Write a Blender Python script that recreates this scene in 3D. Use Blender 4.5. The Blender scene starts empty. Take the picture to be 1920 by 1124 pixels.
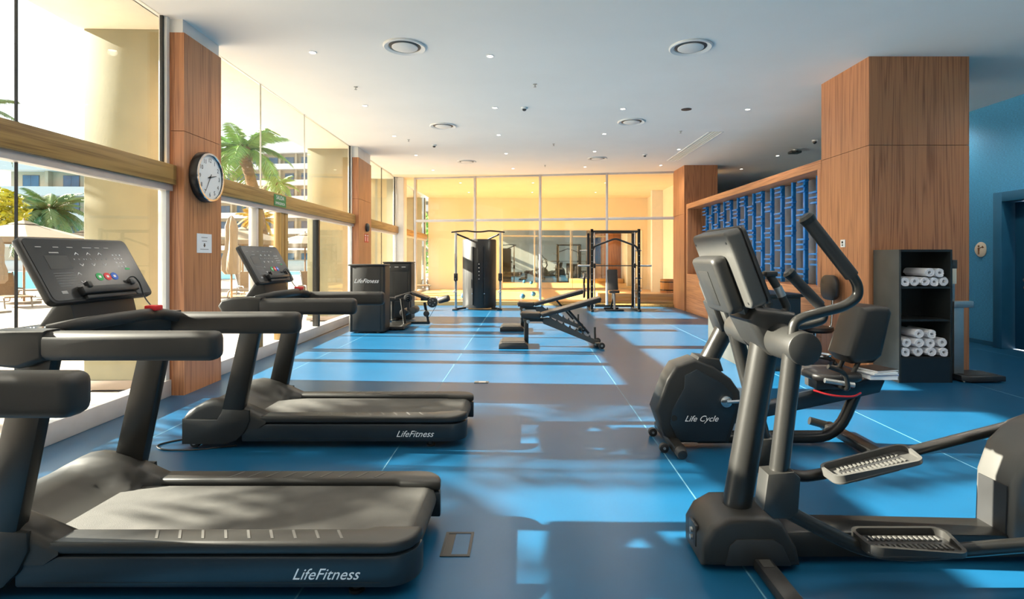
import bpy, bmesh, math, random
from mathutils import Vector, Matrix, Euler
R = math.radians
PI = math.pi
random.seed(7)
scene = bpy.context.scene
COL = scene.collection

# ------------------------------------------------------------------ camera, sky, sun, exposure
F, VX, VY, EYE = 1020.0, 988.0, 483.0, 1.43      # focal length in pixels, vanishing point, eye height
cam_d = bpy.data.cameras.new('camera')
cam_d.sensor_width = 36.0
cam_d.lens = F / 1920 * 36
cam_d.shift_x = -(VX - 960) / 1920
cam_d.shift_y = -(562 - VY) / 1920
cam_d.clip_start = 0.05
cam_d.clip_end = 600
cam = bpy.data.objects.new('camera', cam_d)
cam.location = (0, 0, EYE)
cam.rotation_euler = (R(90), 0, 0)
COL.objects.link(cam)
scene.camera = cam

world = bpy.data.worlds.new('world')
scene.world = world
world.use_nodes = True
bgn = world.node_tree.nodes['Background']
bgn.inputs[0].default_value = (0.86, 0.94, 1.0, 1)
bgn.inputs[1].default_value = 1.6

SUN_DIR = Vector((1, -0.065, -0.433)).normalized()
sun_d = bpy.data.lights.new('sun', 'SUN')
sun_d.energy = 40
sun_d.angle = R(0.6)
sun_d.color = (1.0, 0.93, 0.82)
sun = bpy.data.objects.new('sun', sun_d)
sun.rotation_euler = SUN_DIR.to_track_quat('-Z', 'Y').to_euler()
sun.location = (-30, 5, 20)
COL.objects.link(sun)

scene.view_settings.view_transform = 'Standard'
scene.view_settings.look = 'None'
scene.view_settings.gamma = 1
scene.view_settings.use_curve_mapping = False
scene.view_settings.exposure = 0.45
DOWNLIGHT_W = 52

H = 3.9                                            # ceiling height
# ------------------------------------------------------------------ materials
MATS = {}
def mat(name, color, rough=0.5, metal=0.0, var=0.12, scale=6.0, bump=0.0, bscale=200.0, emit=0.0, spec=0.5, sheen=0.0, coat=0.0, stretch=None):
    if name in MATS: return MATS[name]
    m = bpy.data.materials.new(name); m.use_nodes = True
    nt = m.node_tree; N = nt.nodes; L = nt.links
    b = N['Principled BSDF']
    tc = N.new('ShaderNodeTexCoord')
    mp = N.new('ShaderNodeMapping'); L.new(tc.outputs['Object'], mp.inputs['Vector'])
    if stretch: mp.inputs['Scale'].default_value = stretch
    nz = N.new('ShaderNodeTexNoise'); nz.inputs['Scale'].default_value = scale; nz.inputs['Detail'].default_value = 4
    L.new(mp.outputs[0], nz.inputs['Vector'])
    cr = N.new('ShaderNodeValToRGB')
    c = Vector(color)
    cr.color_ramp.elements[0].position = 0.3; cr.color_ramp.elements[1].position = 0.7
    cr.color_ramp.elements[0].color = (*[max(0, v * (1 - var)) for v in c], 1)
    cr.color_ramp.elements[1].color = (*[min(1, v * (1 + var)) for v in c], 1)
    L.new(nz.outputs[0], cr.inputs[0]); L.new(cr.outputs[0], b.inputs['Base Color'])
    b.inputs['Roughness'].default_value = rough; b.inputs['Metallic'].default_value = metal
    b.inputs['Specular IOR Level'].default_value = spec
    b.inputs['Coat Weight'].default_value = coat
    b.inputs['Sheen Weight'].default_value = sheen
    if emit:
        b.inputs['Emission Color'].default_value = (*color, 1); b.inputs['Emission Strength'].default_value = emit
    if bump:
        n2 = N.new('ShaderNodeTexNoise'); n2.inputs['Scale'].default_value = bscale; L.new(mp.outputs[0], n2.inputs['Vector'])
        bp = N.new('ShaderNodeBump'); bp.inputs['Strength'].default_value = bump; bp.inputs['Distance'].default_value = 0.004
        L.new(n2.outputs[0], bp.inputs['Height']); L.new(bp.outputs[0], b.inputs['Normal'])
    MATS[name] = m
    return m

def wood(name, c_dark, c_light, axis='Z', scale=1.0, rough=0.45, rings=5.0):
    """wood veneer: stretched noise fibres plus distorted bands (cathedral grain)"""
    if name in MATS: return MATS[name]
    m = bpy.data.materials.new(name); m.use_nodes = True
    nt = m.node_tree; N = nt.nodes; L = nt.links; b = N['Principled BSDF']
    tc = N.new('ShaderNodeTexCoord')
    st = {'X': (0.06, 2, 2), 'Y': (2, 0.06, 2), 'Z': (2, 2, 0.06)}[axis]
    mp = N.new('ShaderNodeMapping'); mp.inputs['Scale'].default_value = tuple(s * scale for s in st)
    L.new(tc.outputs['Object'], mp.inputs['Vector'])
    n1 = N.new('ShaderNodeTexNoise'); n1.inputs['Scale'].default_value = 2.6; n1.inputs['Detail'].default_value = 2
    n1.inputs['Distortion'].default_value = 0.4
    L.new(mp.outputs[0], n1.inputs['Vector'])
    mu = N.new('ShaderNodeMath'); mu.operation = 'MULTIPLY'; mu.inputs[1].default_value = rings * 4
    L.new(n1.outputs[0], mu.inputs[0])
    fr = N.new('ShaderNodeMath'); fr.operation = 'PINGPONG'; fr.inputs[1].default_value = 1.0
    L.new(mu.outputs[0], fr.inputs[0])
    mp2 = N.new('ShaderNodeMapping'); st2 = {'X': (1.2, 60, 60), 'Y': (60, 1.2, 60), 'Z': (60, 60, 1.2)}[axis]
    mp2.inputs['Scale'].default_value = st2; L.new(tc.outputs['Object'], mp2.inputs['Vector'])
    n2 = N.new('ShaderNodeTexNoise'); n2.inputs['Scale'].default_value = 1.5; n2.inputs['Detail'].default_value = 3
    L.new(mp2.outputs[0], n2.inputs['Vector'])
    mx = N.new('ShaderNodeMath'); mx.operation = 'MULTIPLY_ADD'; mx.inputs[1].default_value = 0.42
    L.new(fr.outputs[0], mx.inputs[0]); L.new(n2.outputs[0], mx.inputs[2])
    cr = N.new('ShaderNodeValToRGB')
    cr.color_ramp.elements[0].position = 0.36; cr.color_ramp.elements[0].color = (*c_dark, 1)
    cr.color_ramp.elements[1].position = 0.78; cr.color_ramp.elements[1].color = (*c_light, 1)
    L.new(mx.outputs[0], cr.inputs[0]); L.new(cr.outputs[0], b.inputs['Base Color'])
    b.inputs['Roughness'].default_value = rough
    MATS[name] = m
    return m

def glass_mat(name, tint=(1, 1, 1), refl=0.06, rough=0.0):
    """thin architectural glass: see-through sheet with fresnel reflection"""
    if name in MATS: return MATS[name]
    m = bpy.data.materials.new(name); m.use_nodes = True
    nt = m.node_tree; N = nt.nodes; L = nt.links
    N.remove(N['Principled BSDF'])
    tr = N.new('ShaderNodeBsdfTransparent'); tr.inputs[0].default_value = (*tint, 1)
    gl = N.new('ShaderNodeBsdfGlossy'); gl.inputs['Roughness'].default_value = rough
    fz = N.new('ShaderNodeFresnel')
    ge = N.new('ShaderNodeNewGeometry'); io = N.new('ShaderNodeMapRange')          # same index on both faces of the thin sheet
    io.inputs['To Min'].default_value = 1.35; io.inputs['To Max'].default_value = 1 / 1.35
    L.new(ge.outputs['Backfacing'], io.inputs['Value']); L.new(io.outputs[0], fz.inputs[0])
    mu = N.new('ShaderNodeMath'); mu.operation = 'MULTIPLY_ADD'; mu.inputs[1].default_value = 0.7; mu.inputs[2].default_value = refl * 0.2
    mx = N.new('ShaderNodeMixShader')
    L.new(fz.outputs[0], mu.inputs[0]); L.new(mu.outputs[0], mx.inputs[0]); L.new(tr.outputs[0], mx.inputs[1]); L.new(gl.outputs[0], mx.inputs[2])
    L.new(mx.outputs[0], N['Material Output'].inputs[0])
    MATS[name] = m
    return m

M_floor = mat('blue_vinyl', (0.006, 0.070, 0.155), 0.30, var=0.10, scale=1.6, bump=0.02, bscale=350, spec=0.45)
M_seam = mat('pale_weld', (0.07, 0.19, 0.28), 0.5)
M_ceil = mat('white_ceiling', (0.90, 0.88, 0.84), 0.8, var=0.02, scale=1)
M_white = mat('white_paint', (0.80, 0.79, 0.76), 0.5, var=0.03)
M_alu = mat('pale_aluminium', (0.62, 0.60, 0.59), 0.42, 0.3, var=0.05)
M_dark_line = mat('black_gasket', (0.02, 0.02, 0.02), 0.6)
M_gold = wood('gold_wood', (0.22, 0.12, 0.035), (0.42, 0.26, 0.085), 'Y', 1.0, 0.45, 3)
M_gold_v = wood('gold_wood_post', (0.22, 0.12, 0.035), (0.42, 0.26, 0.085), 'Z', 1.0, 0.45, 3)
M_wood = wood('oak_veneer', (0.26, 0.095, 0.040), (0.50, 0.215, 0.095), 'Z', 1.3, 0.42, 5)
M_wood_y = wood('oak_veneer_along', (0.28, 0.10, 0.042), (0.53, 0.23, 0.10), 'Y', 1.3, 0.42, 5)
M_wfloor = wood('yellow_wood_floor', (0.42, 0.24, 0.08), (0.62, 0.38, 0.15), 'X', 1.0, 0.35, 3)
M_bluewall = mat('blue_wallpaper', (0.055, 0.31, 0.56), 0.6, var=0.22, scale=30, bump=0.25, bscale=160, stretch=(1, 1, 4))
M_bluedoor = mat('navy_door', (0.008, 0.075, 0.16), 0.4, var=0.05)
M_blueframe = mat('blue_door_frame', (0.016, 0.13, 0.25), 0.45, var=0.05)
M_warmlit = mat('peach_warm_light', (0.87, 0.77, 0.60), 0.8, var=0.03, scale=1)  # peach puts the warm light of the studio into the surface colour
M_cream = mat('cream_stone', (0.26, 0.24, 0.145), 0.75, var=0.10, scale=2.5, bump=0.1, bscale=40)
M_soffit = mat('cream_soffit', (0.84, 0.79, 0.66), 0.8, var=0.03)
M_terrace = mat('beige_terrace', (0.32, 0.26, 0.21), 0.7, var=0.10, scale=1.5, bump=0.05)
M_glass = glass_mat('window_glass', (0.97, 0.98, 0.95))
M_glass_y = glass_mat('partition_glass', (0.97, 0.96, 0.92))
M_mirror = mat('mirror', (0.82, 0.84, 0.80), 0.02, 1.0, var=0.0)
M_black = mat('black_plastic', (0.018, 0.018, 0.018), 0.42, var=0.15)
M_char = mat('charcoal_plastic', (0.014, 0.0135, 0.012), 0.45, var=0.10, bump=0.05, bscale=500)
M_groove = mat('groove_grey', (0.075, 0.073, 0.068), 0.5)
M_rubber = mat('black_rubber', (0.017, 0.0165, 0.015), 0.5, var=0.1, bump=0.08, bscale=600)
M_tube = mat('gunmetal_tube', (0.016, 0.0155, 0.014), 0.30, 0.25, var=0.06)
M_skirt = mat('blue_black_skirt', (0.012, 0.018, 0.024), 0.32, var=0.1)  # blue in the treadmill skirts stands for the floor reflected in them
M_belt = mat('grey_belt', (0.050, 0.048, 0.043), 0.8, var=0.18, scale=8, bump=0.35, bscale=420)
M_chrome = mat('chrome', (0.75, 0.75, 0.75), 0.15, 1.0, var=0.03)
M_steel = mat('brushed_steel', (0.42, 0.43, 0.43), 0.35, 0.8, var=0.08)
M_silver = mat('silver_plastic', (0.058, 0.057, 0.053), 0.42, 0.1, var=0.05)
M_logo = mat('white_print', (0.80, 0.80, 0.80), 0.5, var=0.02)
M_grey_print = mat('grey_print', (0.30, 0.30, 0.30), 0.5, var=0.02)
M_display = mat('black_display', (0.020, 0.020, 0.020), 0.22, var=0.05)
M_display2 = mat('dim_display', (0.028, 0.028, 0.027), 0.3, var=0.05)
M_green = mat('green_key', (0.02, 0.33, 0.08), 0.4)
M_red = mat('red_key', (0.62, 0.025, 0.03), 0.4)
M_bluekey = mat('blue_key', (0.02, 0.11, 0.50), 0.4)
M_pad = mat('black_leather', (0.018, 0.016, 0.015), 0.38, var=0.1, bump=0.1, bscale=300)
M_towel = mat('white_towel', (0.82, 0.81, 0.84), 0.9, var=0.04, bump=0.6, bscale=260)
M_blueplastic = mat('bright_blue_lacquer', (0.008, 0.20, 0.58), 0.25, var=0.1)
M_greyback = mat('grey_panel', (0.16, 0.16, 0.17), 0.7, var=0.06)
M_cabinet = mat('black_cabinet', (0.016, 0.017, 0.016), 0.35, var=0.2, scale=3)
M_cabside = mat('grey_counter_and_lit_side', (0.040, 0.042, 0.038), 0.45, var=0.2, scale=4)  # the counter's own grey; on the towel cabinet, light painted into its side
M_ball = mat('blue_ball', (0.01, 0.14, 0.33), 0.45)
M_canvas = mat('cream_canvas', (0.22, 0.165, 0.11), 0.85, var=0.05)
M_pole = mat('brown_pole', (0.22, 0.11, 0.045), 0.5, var=0.15)
M_rattan = mat('brown_mesh', (0.20, 0.12, 0.06), 0.7, var=0.12, scale=20)
M_lframe = mat('grey_lounger_frame', (0.18, 0.15, 0.12), 0.5)
M_trunk = mat('palm_trunk', (0.17, 0.10, 0.05), 0.9, var=0.4, scale=5, bump=0.6, bscale=25)
M_frond = mat('palm_green', (0.13, 0.25, 0.035), 0.55, var=0.35, scale=2)
M_frond2 = mat('palm_olive', (0.11, 0.15, 0.04), 0.6, var=0.3, scale=2)
M_frond3 = mat('palm_yellow', (0.42, 0.27, 0.025), 0.6, var=0.3, scale=2)
M_leaf = mat('leaf_green', (0.15, 0.34, 0.04), 0.5, var=0.5, scale=6)
M_leafy = mat('leaf_yellow', (0.42, 0.38, 0.02), 0.5, var=0.35, scale=4)
M_bwhite = mat('white_render', (0.44, 0.46, 0.48), 0.7, var=0.03)
M_bcream = mat('cream_render', (0.36, 0.32, 0.24), 0.7, var=0.04)
M_bglass = mat('blue_window', (0.03, 0.10, 0.19), 0.25, var=0.3, scale=0.7)
M_bframe = mat('dark_window_frame', (0.10, 0.10, 0.10), 0.5)
M_railglass = mat('balcony_glass', (0.35, 0.52, 0.60), 0.2)
M_water = mat('pool_water', (0.03, 0.26, 0.36), 0.15, var=0.25, scale=0.5, bump=0.3, bscale=3)
M_cord = mat('black_cord', (0.012, 0.012, 0.012), 0.5)
M_lamp = mat('lit_lens', (1.0, 0.95, 0.86), 0.5, var=0.0, emit=9.0)
M_exit = mat('exit_green', (0.02, 0.22, 0.07), 0.5)
M_paper = mat('white_paper', (0.82, 0.83, 0.84), 0.7, var=0.03)
M_clockface = mat('clock_face', (0.78, 0.80, 0.80), 0.5, var=0.02)
M_signcream = mat('cream_plaque', (0.78, 0.72, 0.58), 0.5, var=0.03)
M_barrel = wood('barrel_wood', (0.35, 0.13, 0.03), (0.60, 0.27, 0.07), 'Z', 1.5, 0.5, 4)

# ------------------------------------------------------------------ mesh helpers
class MB:
    def __init__(s): s.bm = bmesh.new()
    def _bev(s, faces, bev, seg=2):
        if bev > 0:
            for f in faces: f.normal_update()
            edges = list({e for f in faces for e in f.edges if len(e.link_faces) == 2 and e.calc_face_angle(0) > 0.5})
            bmesh.ops.bevel(s.bm, geom=edges, offset=bev, segments=seg, profile=0.5, affect='EDGES', clamp_overlap=True)
    def box(s, x0, x1, y0, y1, z0, z1, bev=0, seg=2, mtx=None):
        vs = [s.bm.verts.new(Vector(p) if mtx is None else mtx @ Vector(p)) for p in
              ((x0, y0, z0), (x1, y0, z0), (x1, y1, z0), (x0, y1, z0), (x0, y0, z1), (x1, y0, z1), (x1, y1, z1), (x0, y1, z1))]
        fs = [s.bm.faces.new([vs[i] for i in q]) for q in ((3, 2, 1, 0), (4, 5, 6, 7), (0, 1, 5, 4), (1, 2, 6, 5), (2, 3, 7, 6), (3, 0, 4, 7))]
        s._bev(fs, bev, seg); return s
    def prism(s, pts, a, b, plane='xz', bev=0, seg=2):
        def mk(p, t):
            return {'xz': (p[0], t, p[1]), 'xy': (p[0], p[1], t), 'yz': (t, p[0], p[1])}[plane]
        v0 = [s.bm.verts.new(mk(p, a)) for p in pts]; v1 = [s.bm.verts.new(mk(p, b)) for p in pts]
        n = len(pts)
        fs = [s.bm.faces.new(v0), s.bm.faces.new(v1[::-1])]
        fs += [s.bm.faces.new((v0[i], v1[i], v1[(i + 1) % n], v0[(i + 1) % n])) for i in range(n)]
        bmesh.ops.recalc_face_normals(s.bm, faces=fs)
        if bev > 0:
            edges = list({e for f in fs[:2] for e in f.edges})
            bmesh.ops.bevel(s.bm, geom=edges, offset=bev, segments=seg, profile=0.5, affect='EDGES', clamp_overlap=True)
        return s
    def tube(s, pts, r, seg=12, fillet=0.0, cap=True, squash=1.0):
        P = [Vector(p) for p in pts]
        rr = list(r) if isinstance(r, (list, tuple)) else [r] * len(P)
        if fillet > 0 and len(P) > 2:
            Q, q = [P[0]], [rr[0]]
            for i in range(1, len(P) - 1):
                d0 = P[i - 1] - P[i]; d1 = P[i + 1] - P[i]
                f = min(fillet, d0.length * 0.48, d1.length * 0.48)
                a = P[i] + d0.normalized() * f; c = P[i] + d1.normalized() * f
                for k in range(7):
                    t = k / 6
                    Q.append(a * (1 - t) ** 2 + P[i] * 2 * t * (1 - t) + c * t * t); q.append(rr[i])
            Q.append(P[-1]); q.append(rr[-1]); P, rr = Q, q
        n = len(P); rings = []
        up = Vector((0, 0, 1)); t0 = (P[1] - P[0]).normalized()
        u = t0.cross(up)
        if u.length < 1e-3: u = t0.cross(Vector((0, 1, 0)))
        u.normalize()
        for i in range(n):
            t = (P[min(i + 1, n - 1)] - P[max(i - 1, 0)]).normalized()
            u = (u - t * u.dot(t)).normalized(); w = t.cross(u)
            rings.append([s.bm.verts.new(P[i] + (u * math.cos(2 * PI * k / seg) * squash + w * math.sin(2 * PI * k / seg)) * rr[i]) for k in range(seg)])
        for i in range(n - 1):
            for k in range(seg):
                s.bm.faces.new((rings[i][k], rings[i][(k + 1) % seg], rings[i + 1][(k + 1) % seg], rings[i + 1][k]))
        if cap:
            s.bm.faces.new(rings[0][::-1]); s.bm.faces.new(rings[-1])
        return s
    def cyl(s, p0, p1, r0, r1=None, seg=24, bev=0.0):
        r1 = r0 if r1 is None else r1
        if bev > 0:
            d = (Vector(p1) - Vector(p0)); l = d.length; d.normalize()
            a = Vector(p0); e = Vector(p1)
            pts = [a, a + d * bev * 0.3, a + d * bev, e - d * bev, e - d * bev * 0.3, e]
            return s.tube(pts, [r0 - bev, r0 - bev * 0.3, r0, r1, r1 - bev * 0.3, r1 - bev], seg)
        return s.tube([p0, p1], [r0, r1], seg)
    def lathe(s, prof, c=(0, 0, 0), seg=24, axis='z', loop=False):
        c = Vector(c); rings = []
        for (r, z) in prof:
            ring = []
            for k in range(seg):
                a = 2 * PI * k / seg; x, y = r * math.cos(a), r * math.sin(a)
                p = {'z': (x, y, z), 'y': (x, z, y), 'x': (z, x, y)}[axis]
                ring.append(s.bm.verts.new(c + Vector(p)))
            rings.append(ring)
        fs = []
        for i in range(len(rings) - 1):
            for k in range(seg):
                fs.append(s.bm.faces.new((rings[i][k], rings[i][(k + 1) % seg], rings[i + 1][(k + 1) % seg], rings[i + 1][k])))
        if loop:
            for k in range(seg):
                fs.append(s.bm.faces.new((rings[-1][k], rings[-1][(k + 1) % seg], rings[0][(k + 1) % seg], rings[0][k])))
        else:
            fs.append(s.bm.faces.new(rings[0])); fs.append(s.bm.faces.new(rings[-1]))
        bmesh.ops.recalc_face_normals(s.bm, faces=fs)
        return s
    def ball(s, c, r, sub=3, scale=(1, 1, 1)):
        bmesh.ops.create_icosphere(s.bm, subdivisions=sub, radius=r, matrix=Matrix.Translation(c) @ Matrix.Diagonal((*scale, 1)))
        return s
    def quad(s, *p):
        s.bm.faces.new([s.bm.verts.new(q) for q in p]); return s
    def mesh(s, name, m, smooth=True, ang=38):
        me = bpy.data.meshes.new(name); s.bm.normal_update(); s.bm.to_mesh(me); s.bm.free()
        me.materials.append(m)
        if smooth:
            me.polygons.foreach_set('use_smooth', [True] * len(me.polygons))
            me.set_sharp_from_angle(angle=R(ang))
        return me
    def build(s, name, m, parent=None, smooth=True, ang=38, label=None, loc=None, rot=None):
        return link(name, s.mesh(name, m, smooth, ang), parent, label, loc, rot)

def link(name, me, parent=None, label=None, loc=None, rot=None, mtx=None):
    o = bpy.data.objects.new(name, me); COL.objects.link(o)
    if parent is not None: o.parent = parent
    if loc is not None: o.location = loc
    if rot is not None: o.rotation_euler = rot
    if mtx is not None: o.matrix_local = mtx
    if label: o['label'] = label
    return o
def tag(o, label, cat, group=None, kind=None):
    o['label'] = label; o['category'] = cat
    if group: o['group'] = group
    if kind: o['kind'] = kind
    return o
def thing(name, label, cat, loc=(0, 0, 0), rotz=0.0, group=None):
    o = bpy.data.objects.new(name, None); COL.objects.link(o)
    o.empty_display_size = 0.1
    o.location = loc; o.rotation_euler = (0, 0, rotz)
    return tag(o, label, cat, group)
def struct(o, label=None):
    o['kind'] = 'structure'
    if label: o['label'] = label
    return o
def sroot(name, label=None, loc=(0, 0, 0), rotz=0.0):
    o = bpy.data.objects.new(name, None); COL.objects.link(o); o.location = loc; o.rotation_euler = (0, 0, rotz)
    return struct(o, label)
def copy_tree(o, parent=None, loc=None, rotz=None, label=None):
    c = o.copy(); COL.objects.link(c)
    if parent is not None: c.parent = parent
    for ch in [k for k in KIDS.get(o, ())]:
        copy_tree(ch, c)
    if loc is not None: c.location = loc
    if rotz is not None: c.rotation_euler = (0, 0, rotz)
    if label: c['label'] = label
    return c
KIDS = {}
def index_kids():
    KIDS.clear()
    for o in bpy.data.objects:
        if o.parent: KIDS.setdefault(o.parent, []).append(o)
def text(name, body, size, m, parent, mtx, shear=0.0, align='LEFT', ext=0.0006):
    cu = bpy.data.curves.new(name, 'FONT'); cu.body = body; cu.size = size; cu.shear = shear; cu.extrude = ext; cu.align_x = align
    cu.resolution_u = 3
    o = bpy.data.objects.new(name, cu); COL.objects.link(o)
    bpy.context.view_layer.update()
    me = bpy.data.meshes.new_from_object(o.evaluated_get(bpy.context.evaluated_depsgraph_get()))
    bpy.data.objects.remove(o); bpy.data.curves.remove(cu)
    me.materials.clear(); me.materials.append(m)
    return link(name, me, parent, mtx=mtx)
def basis(lx, ly, o):
    lx = Vector(lx).normalized(); ly = Vector(ly).normalized(); lz = lx.cross(ly)
    m = Matrix((lx, ly, lz)).transposed().to_4x4(); m.translation = Vector(o)
    return m
def XC(px, Y): return (px - VX) * Y / F            # world X of an image column at depth Y
def ZC(py, Y): return EYE - (py - VY) * Y / F       # world Z of an image row at depth Y

# ================================================================== THE SETTING
# ---- floor: vinyl sheets two metres wide with pale weld lines between them
FY0, FY1 = -4.0, 16.15
fl = struct(MB().box(-3.75, 7.6, FY0, 20.1, -0.12, -0.012).build('floor', M_seam, smooth=False), 'glossy blue vinyl floor')
seams = [-3.74, -2.97, -0.97, 1.0, 3.04, 5.04, 7.04, 7.58]
for i in range(len(seams) - 1):
    a, b = seams[i], seams[i + 1]
    end = 20.0 if a > 3.5 else FY1
    MB().box(a + 0.004, b - 0.004, FY0, end, -0.012, 0.0).build('vinyl_sheet', M_floor, fl, smooth=False)
    if i:
        MB().box(a - 0.004, a + 0.004, FY0, FY1, -0.012, 0.0006).build('weld_line', M_seam, fl, smooth=False)

# ---- ceiling
ce = struct(MB().prism([(-3.6, -4), (7.6, -4), (7.6, 20.1), (5.16, 20.1), (5.16, 16.2), (-4.0, 16.2)], H, H + .25, 'xy').build('ceiling', M_ceil, smooth=False), 'plain white ceiling')
# ---- walls out of the window side
wr = sroot('wall_right', 'blue textured wall with a door')
DY0, DY1, DH = 7.42, 8.62, 2.33
MB().box(7.5, 7.7, -4, DY0, 0, H).build('wall_section', M_bluewall, wr, smooth=False)
MB().box(7.5, 7.7, DY1, 20.1, 0, H).build('wall_section', M_bluewall, wr, smooth=False)
MB().box(7.5, 7.7, DY0, DY1, DH, H).build('wall_section', M_bluewall, wr, smooth=False)
MB().box(7.485, 7.5, DY1 + 0.02, 20.0, 0, 0.07).build('baseboard_right', M_blueframe, wr, smooth=False)
struct(MB().box(4.6, 7.7, 20.0, 20.2, 0, H).build('wall_back', M_white, smooth=False), 'white wall behind the low partition')
struct(MB().box(-3.6, 7.7, -4.2, -4.0, 0, H).build('wall_rear', M_white, smooth=False), 'white wall behind the viewer')
dr = sroot('door_1', 'navy blue door in a blue frame with steel handle')
MB().box(7.40, 7.72, DY1 - 0.14, DY1 + 0.02, 0, DH + 0.12, 0.004).build('door_frame', M_blueframe, dr)
MB().box(7.40, 7.72, DY0 - 0.02, DY0 + 0.14, 0, DH + 0.12, 0.004).build('door_frame', M_blueframe, dr)
MB().box(7.40, 7.72, DY0 + 0.14, DY1 - 0.14, DH - 0.03, DH + 0.12, 0.004).build('door_frame', M_blueframe, dr)
MB().box(7.60, 7.65, DY0 + 0.15, DY1 - 0.15, 0.01, DH - 0.04, 0.003).build('door_leaf', M_bluedoor, dr)
MB().box(7.57, 7.60, DY0 + 0.3, DY1 - 0.32, 0.05, DH - 0.12, 0.004).build('door_panel', M_bluedoor, dr)
hd = MB().cyl((7.57, DY1 - 0.37, 1.09), (7.545, DY1 - 0.37, 1.09), 0.027).tube([(7.56, DY1 - 0.37, 1.09), (7.51, DY1 - 0.37, 1.09), (7.51, DY1 - 0.50, 1.09)], 0.009, fillet=0.02).build('handle', M_chrome, dr)
MB().cyl((7.57, DY1 - 0.37, 0.97), (7.553, DY1 - 0.37, 0.97), 0.027).build('lock', M_chrome, dr)

# ---- yoga room beyond the glass partition
YB = 22.6
struct(MB().box(-3.95, 5.0, 16.25, YB, -0.1, 0.11).build('floor_yoga', M_wfloor, smooth=False), 'raised golden wood floor of the studio')
struct(MB().box(-4.1, 5.2, YB, YB + 0.15, 0, H).build('wall_studio_back', M_warmlit, smooth=False), 'studio wall tinted peach for its warm light')
struct(MB().box(5.0, 5.15, 16.3, YB, 0, H).build('wall_studio_right', M_warmlit, smooth=False), 'studio side wall tinted peach for its warm light')
struct(MB().box(-4.05, 5.15, 16.2, YB + 0.1, H, H + 0.2).build('ceiling_studio', M_warmlit, smooth=False), 'studio ceiling tinted peach for its warm light')
mr = thing('wall_mirror', 'long frameless wall mirror on the far wall of the wooden-floored studio', 'mirror', (0, YB - 0.02, 0))
for k in range(4):
    MB().box(-1.0 + k * 1.45, -1.0 + k * 1.45 + 1.435, -0.015, 0.0, 0.16, 2.55).build('mirror_pane', M_mirror, mr, smooth=False)
stp = struct(MB().box(2.2, 4.95, 16.42, 17.3, 0.11, 0.33, 0.008).build('trim_1', M_wfloor), 'low wooden step in the studio')

# ---- glass partition at the end of the gym
gp = sroot('window_5', 'aluminium framed glass partition to the wooden studio')
PA, PB = Vector((XC(779, 16.9), 16.9)), Vector((XC(1272, 15.6), 15.6))
def pp(px):                                        # point on the partition line for an image column
    d = PB - PA; k = (px - VX) / F
    t = (k * PA.y - PA.x) / (d.x - k * d.y)
    return PA + d * t
pang = math.atan2((PB - PA).y, (PB - PA).x)
plen = (PB - PA).length
cols = [0.0] + [(pp(px) - PA).length for px in (891, 1013, 1138)] + [plen]
gp.location = (PA.x, PA.y, 0); gp.rotation_euler = (0, 0, pang)
RZ = 2.56
for c in cols:
    MB().box(c - 0.035, c + 0.035, -0.05, 0.05, 0.0, H, 0.004).build('mullion', M_alu, gp)
for k in range(4):
    a, b = cols[k] + 0.036, cols[k + 1] - 0.036
    MB().box(a, b, -0.045, 0.045, RZ - 0.04, RZ + 0.04, 0.004).build('transom', M_alu, gp)
    MB().box(a, b, -0.04, 0.04, H - 0.05, H, 0.004).build('head_rail', M_alu, gp)
    MB().box(a, b, -0.04, 0.04, 0.0, 0.08, 0.004).build('bottom_rail', M_gold, gp)
    MB().box(a, b, -0.006, 0.006, 0.08, RZ - 0.04).build('pane', M_glass_y, gp, smooth=False)
    MB().box(a, b, -0.006, 0.006, RZ + 0.04, H - 0.05).build('pane', M_glass_y, gp, smooth=False)

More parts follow.
